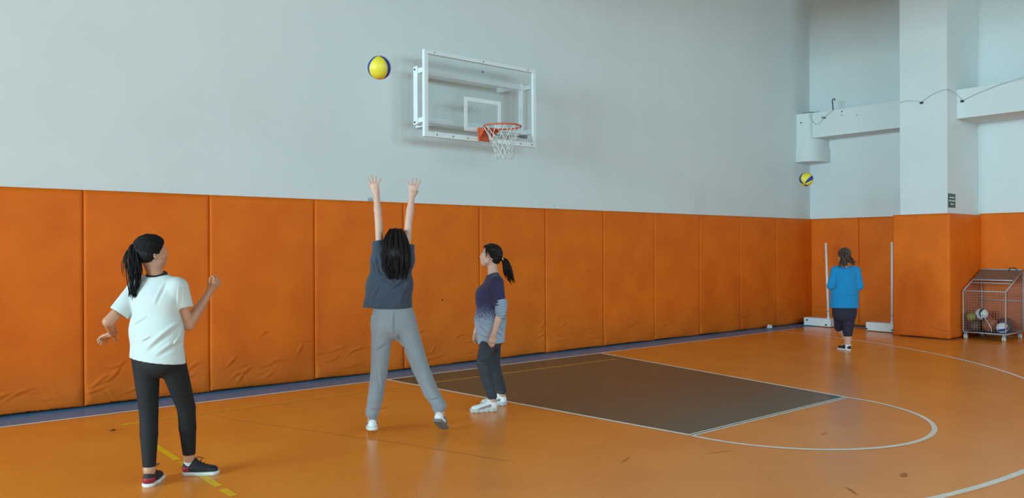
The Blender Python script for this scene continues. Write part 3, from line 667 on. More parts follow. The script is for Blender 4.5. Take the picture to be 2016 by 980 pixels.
class Frame:
    """local frame: right, front, up"""
    def __init__(s, o, front, up=(0, 0, 1), k=1.):
        s.f = unit(front); up = np.asarray(up, float); s.u = unit(up-s.f*(up @ s.f)); s.r = np.cross(s.f, s.u); s.o = np.asarray(o, float); s.k = k
    def p(s, r, f, u): return s.o+(s.r*r+s.f*f+s.u*u)*s.k
    def ax(s): return np.array([s.r, s.f, s.u])
def head_parts(H, k):
    """H: Frame at head centre; returns SDF pieces of skull and face"""
    A = H.ax(); p = H.p
    it = [ell(p(0, -.012, .030), A, np.array([.073, .094, .086])*k), ell(p(0, .030, -.030), A, np.array([.060, .062, .078])*k),
          ell(p(0, .055, -.088), A, np.array([.030, .028, .024])*k), cap(p(-.040, .03, -.062), p(.040, .03, -.062), .028*k),
          cap(p(0, .086, .012), p(0, .101, -.022), .0080*k, .0100*k), cap(p(-.011, .090, -.027), p(.011, .090, -.027), .0080*k),
          cap(p(-.035, .078, .022), p(.035, .078, .022), .0105*k),
          ell(p(-.034, .066, -.022), A, np.array([.022, .020, .020])*k), ell(p(.034, .066, -.022), A, np.array([.022, .020, .020])*k),
          cap(p(-.016, .082, -.052), p(.016, .082, -.052), .0085*k), cap(p(-.013, .080, -.064), p(.013, .080, -.064), .009*k)]
    head = uni(it, .018*k)
    for s in (-1, 1):
        head = cut(head, ell(p(s*.031, .094, .002), A, np.array([.016, .012, .009])*k), .010*k)
    ears = []
    for s in (-1, 1):
        E = cut(ell(p(s*.077, -.008, -.010), A, np.array([.010, .020, .031])*k), ell(p(s*.088, -.004, -.008), A, np.array([.008, .012, .020])*k), .005)
        ears.append(E)
    return uni([head]+ears, .008*k)
def face_details(par, O, H, k, lips=True):
    p = H.p; o = np.asarray(O)
    for s in (-1, 1):
        bm = bmesh.new(); bmesh.ops.create_uvsphere(bm, u_segments=12, v_segments=8, radius=.0115*k, matrix=Matrix.Translation(p(s*.031, .0745, .001)-o)); e = bmo('eye', bm, MT['eye_white'], par, True)
        bm = bmesh.new(); bmesh.ops.create_uvsphere(bm, u_segments=10, v_segments=8, radius=.0062*k, matrix=Matrix.Translation(p(s*.031, .0805, .001)-o)); bmo('iris', bm, MT['iris'], e, True)
        tubeo('eyebrow', [p(s*.015, .0915, .021)-o, p(s*.032, .087, .027)-o, p(s*.048, .074, .022)-o], .0030*k, MT['hair_black'], par, 6, r1=.0016*k)
    sdo('lips', uni([cap(p(-.016, .0865, -.0525), p(.016, .0865, -.0525), .0055*k), cap(p(-.014, .0855, -.061), p(.014, .0855, -.061), .0060*k)], .004), .003, MT['lips'], par, O)
def hair_cap(H, k, thick=.013, nape=-.070):
    A = H.ax(); p = H.p
    S = uni([ell(p(0, -.014, .032), A, np.array([.073, .094, .086])*k+thick), ell(p(0, -.045, -.020), A, np.array([.062, .050, .060])*k+thick*.8)], .03)
    S = inter(S, half(H.f*.795-H.u*.606, p(0, .072, .078)), .012)
    return inter(S, half(-H.u, p(0, 0, nape)), .012)
def combed(name, H, k, thick, tie, n, m, par, O, seed=1, rad=.0034, span=115):
    """strands combed back over the skull from the hairline to the tie"""
    rg = np.random.default_rng(seed); A = H.ax(); c = H.p(0, -.014, .032); R3 = np.array([.073, .094, .086])*k+thick; o = np.asarray(O); bm = bmesh.new()
    nrm = np.array([0, .795, -.606]); p0 = np.array([0, .072*k+.014*k, .078*k-.032*k]); c0 = nrm*(p0 @ nrm); e2 = np.array([0, .606, .795]); e1 = np.array([1., 0, 0])
    v1 = (A @ (np.asarray(tie)-c))/R3; v1 /= np.linalg.norm(v1)
    for i in range(n):
        ph = math.radians(rg.uniform(-span, span)); d = e2*math.cos(ph)+e1*math.sin(ph); q0, dq = c0/R3, d/R3
        a_, b_, c_ = dq @ dq, 2*q0 @ dq, q0 @ q0-1; t = (-b_+math.sqrt(max(b_*b_-4*a_*c_, 0)))/(2*a_); v0 = q0+dq*t; v0 /= np.linalg.norm(v0)
        pts = []; lift = rg.uniform(-.002, .004); ph2 = rg.uniform(0, 6)
        for u_ in np.linspace(0, 1, 9):
            v = v0*(1-u_)+v1*u_; v /= np.linalg.norm(v)
            pts.append(c+A.T @ (v*(R3+lift+.0015*math.sin(ph2+u_*4)))-o)
        tube(bm, pts, rad*rg.uniform(.7, 1.2), 5)
    return bmo(name, bm, m, par, True)
def strands(name, path, n, spread, m, par, O, rad=.0045, wave=.012, seed=1, taper=.35, flare=None, parts=1):
    """a lock of hair: many tapered strands along a path"""
    rg = np.random.default_rng(seed); path = np.array(path, float); N = len(path); ts = np.linspace(0, 1, 12); bm = bmesh.new(); o = np.asarray(O)
    seg = np.linspace(0, 1, N); C = np.stack([np.interp(ts, seg, path[:, i]) for i in range(3)], 1)
    for _ in range(2): C[1:-1] = (C[:-2]+2*C[1:-1]+C[2:])/4
    sp = np.interp(ts, np.linspace(0, 1, len(spread)), spread)
    for i in range(n):
        d = rg.normal(size=3); d /= np.linalg.norm(d); d *= rg.uniform(.1, 1)**.5; ph = rg.uniform(0, 6.28); L = rg.uniform(.62, 1.05); wd = rg.normal(size=3)
        pts = []
        for q, t in enumerate(ts):
            tt = min(t*L, 1); c = np.array([np.interp(tt, ts, C[:, a]) for a in range(3)]); s_ = np.interp(tt, ts, sp)
            pts.append(c+d*s_+wd*wave*tt*np.sin(ph+tt*5)*.6-o)
        r0 = rad*rg.uniform(.7, 1.3)
        tube(bm, pts, (lambda t, r0=r0: r0*(1-(1-taper)*t**2)), 5)
    return bmo(name, bm, m, par, True)
def hand_parts(w, d, n, ts, k=1., ang=(-.22, -.06, .08, .24), curl=(.15, .2), thumb=(.8, .55, .25), tcurl=.2):
    """w wrist, d pointing direction, n palm normal, ts=+1/-1: thumb lies toward +/- cross(d,n)"""
    w = np.asarray(w, float); d = unit(d); n = np.asarray(n, float); n = unit(n-d*(n @ d)); a = np.cross(d, n)*ts   # a points to the thumb side
    palm = uni([ecap(w+d*.012*k, w+d*.078*k, .0145*k, .0165*k, a, 2.1), cap(w-d*.02*k, w+d*.02*k, .022*k, .021*k)], .015)
    it = [palm]; Ls = (.066, .074, .068, .052); xo = (.027, .009, -.009, -.026)
    for i in range(4):
        b = w+(d*(.082-.004*abs(i-1))+a*xo[i])*k; dr = unit(d*math.cos(ang[i])-a*math.sin(ang[i])); c0, c1 = curl
        d1 = unit(dr*math.cos(c0)+n*math.sin(c0)); d2 = unit(dr*math.cos(c0+c1)+n*math.sin(c0+c1)); d3 = unit(dr*math.cos(c0+2*c1)+n*math.sin(c0+2*c1)); L = Ls[i]*k
        j1 = b+d1*L*.46; j2 = j1+d2*L*.30; j3 = j2+d3*L*.24
        it.append(uni([cap(b-dr*.012*k, j1, .0090*k, .0080*k), cap(j1, j2, .0080*k, .0074*k), cap(j2, j3, .0074*k, .0064*k)], .004))
    b = w+(d*.022+a*.020+n*.006)*k; td = unit(a*thumb[0]+d*thumb[1]+n*thumb[2]); j1 = b+td*.042*k; td2 = unit(td*math.cos(tcurl)+d*math.sin(tcurl)); j2 = j1+td2*.034*k
    it.append(uni([cap(b, j1, .0125*k, .0095*k), cap(j1, j2, .0095*k, .0075*k)], .006))
    return uni(it, .0065)
def limb(pts, radii, k=.006):
    return uni([cap(pts[i], pts[i+1], radii[i], radii[i+1]) for i in range(len(pts)-1)], min(k, .010))
def sleeve(pts, radii, end_n, end_p, k=.02, wall=.009):
    """open-ended sleeve: returns outer solid cut at the cuff and the cavity to subtract"""
    out = limb(pts, radii, k); pl = half(end_n, end_p); o2 = inter(out, pl)
    cav = inter(inter(grow(out, -wall), half(-np.asarray(end_n, float), np.asarray(end_p)-unit(end_n)*.04)), grow(pl, .03))
    return o2, cav
def skirt_open(S, n, p, wall=.010, depth=.07):
    """cut a garment at its hem plane and hollow it a little so that the hem is an open edge"""
    pl = half(n, p); cav = inter(grow(S, -wall), half(-np.asarray(n, float), np.asarray(p, float)-unit(n)*depth))
    cavlo = Sd(cav.f, S.lo, S.hi); return cut(inter(S, pl), cavlo)
def folds(specs, gain=1.5):
    """specs: (a, b, amplitude, width): a ridge with a groove beside it, running along a segment on the side of the cloth that faces the segment"""
    F3 = npa(FH); L = []
    for a, b, am, wd in specs:
        a = npa(a); b = npa(b); a2 = a-F3*(a @ F3); b2 = b-F3*(b @ F3); dr = b2-a2; nrm = np.cross(F3, dr); nrm = nrm/(np.linalg.norm(nrm)+1e-9)
        L.append((a2, b2, am*gain, wd, nrm.astype(np.float32), float((a+b) @ F3)/2+.13))
    def fn(P):
        d = np.zeros(len(P), np.float32); dep = P @ F3; Q = P-dep[:, None]*F3
        for a, b, am, wd, nrm, mid in L:
            ab = b-a; L2 = float(ab @ ab)+1e-9; q = Q-a; t = np.clip((q @ ab)/L2, 0, 1); q = q-t[:, None]*ab; e = (q*q).sum(1); sg = q @ nrm
            env = np.sin(np.clip(t, .02, .98)*np.pi)**.6*np.clip((mid-dep)/.03, 0, 1)
            d -= am*env*(np.exp(-e/(wd*wd))-.8*np.exp(-(e-sg*sg+(sg-1.5*wd)**2)/(wd*wd)))
        return d
    return fn
def soft_noise(amp, freq, seed=0):
    rg = np.random.default_rng(seed); K = npa(rg.normal(size=(7, 3))*freq); ph = rg.uniform(0, 6.28, 7).astype(np.float32)
    return lambda P: amp*np.sin(P @ K.T+ph).sum(1)/3.
def addf(*fs): return lambda P: sum(f(P) for f in fs)

def shoe(par, O, heel, front, L, wd, up_m, sole_m, style, pitch=0., roll=0., h=.0045, ankle=None, toe_pivot=True):
    """heel: floor point under the heel; front: pointing direction; pitch>0 lifts the heel about the toe"""
    f0 = unit([front[0], front[1], 0]); z = np.array([0, 0, 1.]); heel = np.asarray(heel, float)
    f = f0*math.cos(pitch)-z*math.sin(pitch); u = z*math.cos(pitch)+f0*math.sin(pitch)
    o = heel+f0*L*.80-f*L*.80 if toe_pivot else heel
    if ankle is not None:
        o = np.asarray(ankle, float)-f*.048-u*.090
        if pitch == 0: o[2] = 0
    T = Frame(o, f, u); p = T.p; k = L/.25; s = T.r
    soleo = uni([ecap(p(0, .035*k, .018), p(0, .12*k, .018), .034*k, .034*k, s, wd/.068/k*.9), ecap(p(.004, .12*k, .018), p(.002, .205*k, .020), .036*k, .040*k, s, wd/.076/k)], .02)
    chunky = style == 'chunky'; sh = .036 if chunky else .026
    sole = inter(inter(soleo, half(u, p(0, 0, sh)), .004), half(-u, p(0, 0, 0.0)), .004)
    if chunky: sole = wrinkle(sole, lambda P: (.0022*np.sin((P @ npa(f))*130)).astype(np.float32))
    upper = uni([ecap(p(0, .042*k, .045), p(0, .10*k, .050), .033*k, .035*k, s, 1.0), ecap(p(0, .10*k, .045), p(.002, .205*k, .030), .036*k, .030*k, s, wd/.078/k),
                 ecap(p(0, .035*k, .05), p(0, .045*k, .088), .030*k, .032*k, s, .98), cap(p(0, .085*k, .06), p(0, .075*k, .095), .030*k, .022*k)], .022)
    upper = inter(upper, half(-u, p(0, 0, sh*.75)), .004)
    upper = cut(upper, cap(p(0, .052*k, .085), p(0, .045*k, .15), .025*k, .031*k), .006)
    so = sdo('shoe', upper, h, up_m, par, O)
    sdo('sole', sole, h, sole_m, so, O)
    thin = grow(upper, .0028)
    if style in ('red', 'black'):
        if style == 'red': sdo('heel_panel', inter(inter(thin, half(f, p(0, .052*k, .04))), half(u, p(0, 0, .062))), h, MT['shoe_red'], so, O)
        sdo('swoosh_panel', uni([cap(p(sx*wd*.40, .075*k, .050), p(sx*wd*.44, .15*k, .040), .006, .009) for sx in (-1, 1)], .002), h, MT['shoe_black'], so, O)
    if chunky or style == 'white':
        pm = MT['shoe_pink'] if chunky else MT['sole_grey']
        sdo('side_panel', inter(thin, uni([cap(p(sx*wd*.42, .07*k, .060), p(sx*wd*.52, .17*k, .038), .011, .013) for sx in (-1, 1)], .002)), h*.8, pm, so, O)
        sdo('heel_tab', inter(thin, cap(p(0, .015, .07), p(0, .012, .105), .020)), h, MT['sole_white'], so, O)
    for i in range(4):
        t = .095+.022*i; zz = .098-.011*i
        tubeo('lace', [p(-.024, t*k, zz-.012)-O, p(-.010, (t+.004)*k, zz+.003)-O, p(.010, (t+.004)*k, zz+.003)-O, p(.024, t*k, zz-.012)-O], .0034, up_m if style == 'red' else MT['sole_white'], so, 5)
    if style == 'red':
        tubeo('lace_loop', [p(.0, .085*k, .105)-O, p(.02, .11*k, .125)-O, p(.03, .15*k, .118)-O, p(.01, .12*k, .10)-O], .003, MT['shoe_black'], so, 5)
    return T
def foot(an, f, z0, pitch=0.):
    """bare foot inside its shoe"""
    f = unit([f[0], f[1], 0]); b = np.array([an[0], an[1], z0+.050]); return limb([an, b+Z3*.01, b+f*.075-Z3*(.012+.07*math.sin(pitch))], [.033, .027, .020])
def person_root(S, h, m, O, label):
    o = sdo('person', S, h, m, None, O); o.location = [float(v) for v in O]; tag(o, label, 'person'); return o

Z3 = np.array([0, 0, 1.]); FH = unit([FW[0], FW[1], 0]); RH = unit([RT[0], RT[1], 0])
def rotv(front_deg):   # 0 = facing away from the camera, +90 = facing photo right
    a = math.radians(front_deg); return FH*math.cos(a)+RH*math.sin(a)

# ================================================================== girl in white T-shirt
def girl_white():
    D = 5.15; A = lambda x, y, d=0.: at(x, y, D+d)
    O = at(312, 958, D); O[2] = 0
    fr = rotv(18); sd = np.cross(fr, Z3)
    hf = unit(rotv(42)+Z3*.08); H = Frame(A(299, 498, .02), hf, Z3, .95); k = .95
    neck = [H.p(0, -.022, -.05), A(309, 545, .01)]
    shl, shr = A(270, 573, .03), A(350, 572, -.03)
    ell_, elr = A(213, 633, -.06), A(371, 640, .03)
    wrl, wrr = A(222, 656, .14), A(413, 574, .16)
    hipl, hipr = A(287, 705, .02), A(336, 703, -.002)
    knl, knr = A(293, 812, .0), A(367, 803, .10)
    anl, anr = at(294, 925, 5.06), at(373, 904, 5.31)
    torso = uni([ecap(A(311, 700), A(308, 640), .098, .088, sd, 1.45), ecap(A(308, 640), A(308, 585), .088, .096, sd, 1.4), cap(shl, shr, .040), ecap(A(308, 590), A(309, 560), .085, .045, sd, 1.5)], .04)
    legL = limb([hipl, knl, (knl*.62+anl*.38), anl], [.082, .050, .048, .033]); legR = limb([hipr, knr, (knr*.62+anr*.38), anr], [.082, .050, .048, .033])
    armL = limb([shl, ell_, wrl], [.036, .034, .024]); armR = limb([shr, elr, (elr*.6+wrr*.4), wrr], [.036, .036, .034, .022])
    hL = hand_parts(wrl, unit(A(200, 666, .18)-wrl), unit(-FH*.3-Z3), -1, .93, curl=(.3, .35)); 
    dR = unit(A(430, 553, .16)-wrr); hR = hand_parts(wrr, dR, unit(-RH*.6+FH*.5+Z3*.6), 1, .93, ang=(-.05, 0, .02, .05), curl=(.75, .75), thumb=(.25, .8, .6))
    fL, fR = rotv(-6), rotv(84); feet = [foot(anl, fL, 0), foot(anr, fR, 0)]
    body = uni([torso, uni([head_parts(H, k), cap(neck[0], neck[1], .044, .050)], .03), armL, armR, legL, legR]+feet, .02)
    body = uni([body, hL, hR], .01)
    g = person_root(body, .0042, MT['skin'], O, 'girl with black ponytail in white T-shirt and black leggings, back turned')
    face_details(g, O, H, k)
    # hair
    hc = hair_cap(H, k, .012, -.062); sdo('hair', hc, .0042, MT['hair_black'], g, O)
    tie = A(271, 484, -.03); combed('combed_hair', H, k, .012, tie, 150, MT['hair_black'], g, O, 2)
    tubeo('hair_tie', [tie+(RH*.5+Z3*.85)*.020*math.cos(t)+FH*.020*math.sin(t)-O for t in [i*math.pi/6 for i in range(12)]], .007, MT['black_top'], g, 6, closed=True)
    strands('ponytail', [A(282, 482, -.01), tie, A(261, 490, -.05), A(262, 515, -.07), A(266, 545, -.09), A(262, 583, -.09)], 170, (.018, .018, .040, .052, .052, .022), MT['hair_black'], g, O, .0050, .022, 3)
    strands('loose_strands', [tie, A(252, 492, -.05), A(246, 520, -.05), A(250, 545, -.05)], 14, (.01, .02, .03, .03), MT['hair_black'], g, O, .0022, .02, 5)
    # leggings
    lg = uni([ecap(A(311, 712), A(311, 690), .106, .098, sd, 1.42), limb([hipl, knl, (knl*.62+anl*.38), anl], [.088, .058, .055, .038]), limb([hipr, knr, (knr*.62+anr*.38), anr], [.088, .058, .055, .038])], .022)
    lg = cut(lg, inter(grow(cap(anl-Z3*.2, anl+Z3*.022, .07), 0), half(Z3, anl+Z3*.022))); lg = cut(lg, inter(cap(anr-Z3*.2, anr+Z3*.035, .07), half(Z3, anr+Z3*.035)))
    lg = inter(lg, half(Z3, A(311, 675)))
    lo = sdo('leggings', lg, .005, MT['leggings'], g, O)
    # undershirt collar
    sdo('undershirt_collar', inter(inter(ecap(A(309, 560, .0), A(309, 530, .0), .074, .050, sd, 1.22), half(unit(Z3-FH*.35), A(309, 537.5, .0))), half(-Z3, A(309, 556))), .004, MT['black_top'], g, O)
    # T-shirt
    sh0 = uni([ecap(A(310, 735, .0), A(308, 650), .143, .122, sd, 1.42), ecap(A(308, 650), A(308, 590), .122, .114, sd, 1.44), cap(A(274, 567, .03), A(348, 565, -.03), .062), ecap(A(308, 590), A(309, 556), .108, .070, sd, 1.55)], .05)
    fo = folds([(A(280, 690, -.17), A(350, 628, -.17), .008, .014), (A(300, 600, -.15), A(322, 555, -.1), .004, .01), (A(272, 672, -.17), A(292, 662, -.17), .006, .008), (A(345, 655, -.16), A(330, 690, -.18), .005, .008), (A(258, 640, -.1), A(285, 622, -.15), .005, .010), (A(356, 560, -.06), A(352, 600, -.06), .004, .006), (A(364, 562, -.06), A(360, 600, -.07), .004, .006), (A(300, 700, -.17), A(345, 668, -.17), .006, .014)])
    sl, cl_ = sleeve([A(272, 569, .03), A(228, 624, -.05)], [.066, .064], unit(A(228, 624, -.05)-A(272, 572, .03)), A(233, 616, -.045))
    sr, cr_ = sleeve([A(350, 567, -.03), A(369, 622, .02)], [.066, .052], unit(A(368, 620)-A(362, 585)), A(368, 605, .02))
    hemn = unit(-UP+RT*-.12); hemp = A(310, 708)
    sh = skirt_open(wrinkle(sh0, addf(fo, soft_noise(.0012, 18, 1))), hemn, hemp)
    sh = uni([sh, sl, sr], .02); sh = cut(sh, uni([cl_, cr_], .001))
    sh = cut(sh, uni([ecap(A(309, 548, .0), A(309, 516, -.0), .056, .085, sd, 1.22)], .01), .006)
    so = sdo('t_shirt', sh, .0055, MT['tee_white'], g, O)
    hl = anl-fL*.05; hl[2] = 0; shoe(g, O, hl, fL, .245, .092, MT['shoe_black'], MT['sole_white'], 'red', 0., ankle=anl)
    hr = anr-fR*.05; hr[2] = 0; shoe(g, O, hr, fR, .25, .092, MT['shoe_black'], MT['sole_white'], 'red', 0., ankle=anr)
    sdo('sock', limb([anr-Z3*.018, anr-Z3*.05], [.036, .033]), .004, MT['sock'], g, O)
girl_white()

# ================================================================== girl with raised arms
def girl_shooting():
    D = 6.50; A = lambda x, y, d=0.: at(x, y, D+d)
    O = at(775, 850, D); O[2] = 0
    fr = rotv(-4); sd = np.cross(fr, Z3)
    hf = unit(FH*.86+Z3*.42+RH*.06); H = Frame(A(779, 477, .03), hf, Z3-FH*.45, .96); k = .96
    neck = [H.p(0, -.02, -.05), A(776, 505, .02)]
    shl, shr = A(748, 492, .01), A(800, 491, .01)
    ell_, elr = A(745, 432, .05), A(805, 432, .05); wrl, wrr = A(741, 381, .10), A(811, 386, .10)
    hipl, hipr = A(754, 632), A(796, 632); knl, knr = A(746, 732, -.02), A(827, 722, -.02)
    anl, anr = at(733, 825, 6.46), at(866, 812, 6.46)
    torso = uni([ecap(A(774, 620), A(771, 570), .105, .09, sd, 1.45), ecap(A(771, 570), A(772, 515), .09, .098, sd, 1.4), cap(shl+(-Z3*.04), shr-Z3*.04, .044), ecap(A(772, 520), A(776, 497), .095, .055, sd, 1.4), cap(A(753, 512), shl, .044, .034), cap(A(796, 512), shr, .044, .034)], .04)
    legL = limb([hipl, knl, anl], [.082, .052, .034]); legR = limb([hipr, knr, anr], [.082, .052, .034])
    armL = limb([shl, ell_, ell_*.6+wrl*.4, wrl], [.033, .031, .032, .021]); armR = limb([shr, elr, elr*.6+wrr*.4, wrr], [.033, .031, .032, .021])
    hL = hand_parts(wrl, unit(A(734, 352, .13)-wrl), FH, 1, 1.06, ang=(-.16, .04, .26, .70), curl=(.02, .08), thumb=(.15, .6, .9))
    hR = hand_parts(wrr, unit(A(815, 362, .13)-wrr), FH, -1, 1.06, ang=(-.26, -.04, .22, .68), curl=(.02, .08), thumb=(.15, .6, .9))
    feet = [limb([anl, anl-Z3*.03], [.033, .030]), limb([anr, anr-Z3*.03], [.033, .030])]
    body = uni([torso, uni([head_parts(H, k), cap(neck[0], neck[1], .045, .052)], .03), armL, armR, legL, legR]+feet, .02)
    body = uni([body, hL, hR], .008)
    g = person_root(body, .0042, MT['skin_pale'], O, 'girl with arms raised in slate T-shirt and light grey sweatpants')
    face_details(g, O, H, k)
    # long loose hair
    hc = hair_cap(H, k, .014, -.09)
    mass = uni([hc, ecap(H.p(0, -.055, .0), A(779, 500, -.10), .078, .074, RH, 1.35), ecap(A(779, 500, -.10), A(781, 530, -.125), .070, .034, RH, 1.75)], .03)
    gro = lambda P: (.0022*np.sin((P @ npa(RH))*210+np.sin(P[:, 2]*22)*2.)+.0016*np.sin((P @ npa(RH))*330+P[:, 2]*8)).astype(np.float32)
    ha = sdo('hair', wrinkle(mass, gro), .0042, MT['hair_brown'], g, O)
    for j, (x0, x1) in enumerate([(758, 757), (768, 768), (780, 781), (791, 794), (800, 805)]):
        strands('hair_lock', [A(x0*.5+390, 452, -.05), A(x0, 470, -.115), A((x0+x1)/2, 500, -.165), A(x1, 525, -.165), A(x1*.6+314, 549, -.15)], 90, (.010, .020, .028, .026, .014), MT['hair_brown'], g, O, .0027, .012, 20+j)
    sdo('parting', cap(H.p(.012, -.082, .086), H.p(.004, -.045, .112), .0035), .003, MT['skin_pale'], g, O)
    # sweatpants
    pl = [hipl, knl, knl*.45+anl*.55, anl+Z3*.055]; prr = [hipr, knr, knr*.45+anr*.55, anr+Z3*.055]
    sp = uni([ecap(A(774, 640), A(774, 612), .122, .116, sd, 1.44), limb(pl, [.094, .068, .062, .056], .04), limb(prr, [.094, .070, .062, .054], .04)], .03)
    fo = folds([(A(775, 668, -.1), A(800, 690, -.13), .008, .012), (A(782, 650, -.13), A(806, 700, -.12), .007, .012), (A(775, 615, -.15), A(776, 660, -.13), -.006, .010), (A(815, 700, -.1), A(824, 735, -.12), .006, .012), (A(745, 720, -.1), A(752, 760, -.1), .004, .012), (A(728, 800, -.1), A(748, 806, -.1), .006, .012), (A(846, 786, -.1), A(866, 780, -.1), .006, .010), (A(735, 690, -.1), A(760, 672, -.13), .006, .014), (A(838, 745, -.1), A(850, 770, -.1), .005, .012)])
    sp = wrinkle(sp, addf(fo, soft_noise(.0016, 16, 2))); sp = inter(sp, half(Z3, A(774, 604)))
    po = sdo('sweatpants', sp, .0055, MT['sweat_grey'], g, O)
    for an, kn in ((anl, knl), (anr, knr)):
        ax = unit(kn-an); sdo('ankle_cuff', cut(cap(an+ax*.012, an+ax*.045, .041, .044), cap(an-ax*.05, an+ax*.1, .0345)), .004, MT['sweat_grey'], po, O)
    # T-shirt
    base = uni([ecap(A(762, 640, -.01), A(767, 560), .156, .124, sd, 1.46), ecap(A(767, 560), A(771, 515), .124, .112, sd, 1.42), cap(A(748, 508, .0), A(800, 507, .0), .066), ecap(A(771, 520), A(776, 500), .108, .074, sd, 1.4)], .05)
    fo = folds([(A(742, 520, -.13), A(775, 560, -.17), .008, .012), (A(748, 540, -.15), A(785, 568, -.18), .007, .010), (A(770, 566, -.18), A(800, 545, -.15), .007, .010), (A(795, 575, -.16), A(806, 540, -.12), .006, .010), (A(735, 505, -.09), A(745, 540, -.13), .008, .010), (A(745, 500, -.10), A(752, 530, -.14), .006, .008), (A(730, 590, -.15), A(745, 560, -.16), .005, .014), (A(785, 600, -.2), A(790, 570, -.18), .004, .014)])
    sl, cl_ = sleeve([A(749, 515, -.0), A(743, 466, .015)], [.067, .046], unit(A(741, 470, .01)-A(747, 505)), A(743, 474, .01))
    sr, cr_ = sleeve([A(799, 515, -.0), A(806, 468, .015)], [.067, .046], unit(A(807, 472, .01)-A(801, 505)), A(806, 480, .01))
    hp = A(763, 605); sh = skirt_open(wrinkle(base, addf(fo, soft_noise(.0015, 15, 3), lambda P: (.005*np.sin((P @ npa(RH))*38+1)*np.clip((hp[2]+.14-P[:, 2])/.14, 0, 1)).astype(np.float32))), unit(-Z3-RT*.02), hp, .010, .10)
    sh = uni([sh, sl, sr], .025); sh = cut(sh, uni([cl_, cr_], .001)); sh = cut(sh, cap(A(776, 508, .02), H.p(0, 0, 0), .062, .075), .006)
    sdo('t_shirt', sh, .0055, MT['tee_navy'], g, O)
    shoe(g, O, anl, rotv(-14), .235, .090, MT['shoe_white'], MT['sole_white'], 'white', .16, ankle=anl)
    for an in (anl, anr): sdo('sock', cap(an+Z3*.02, an-Z3*.012, .035, .033), .004, MT['black_top'], g, O)
    shoe(g, O, anr, rotv(14), .235, .090, MT['shoe_white'], MT['sole_grey'], 'white', .52, ankle=anr)
girl_shooting()

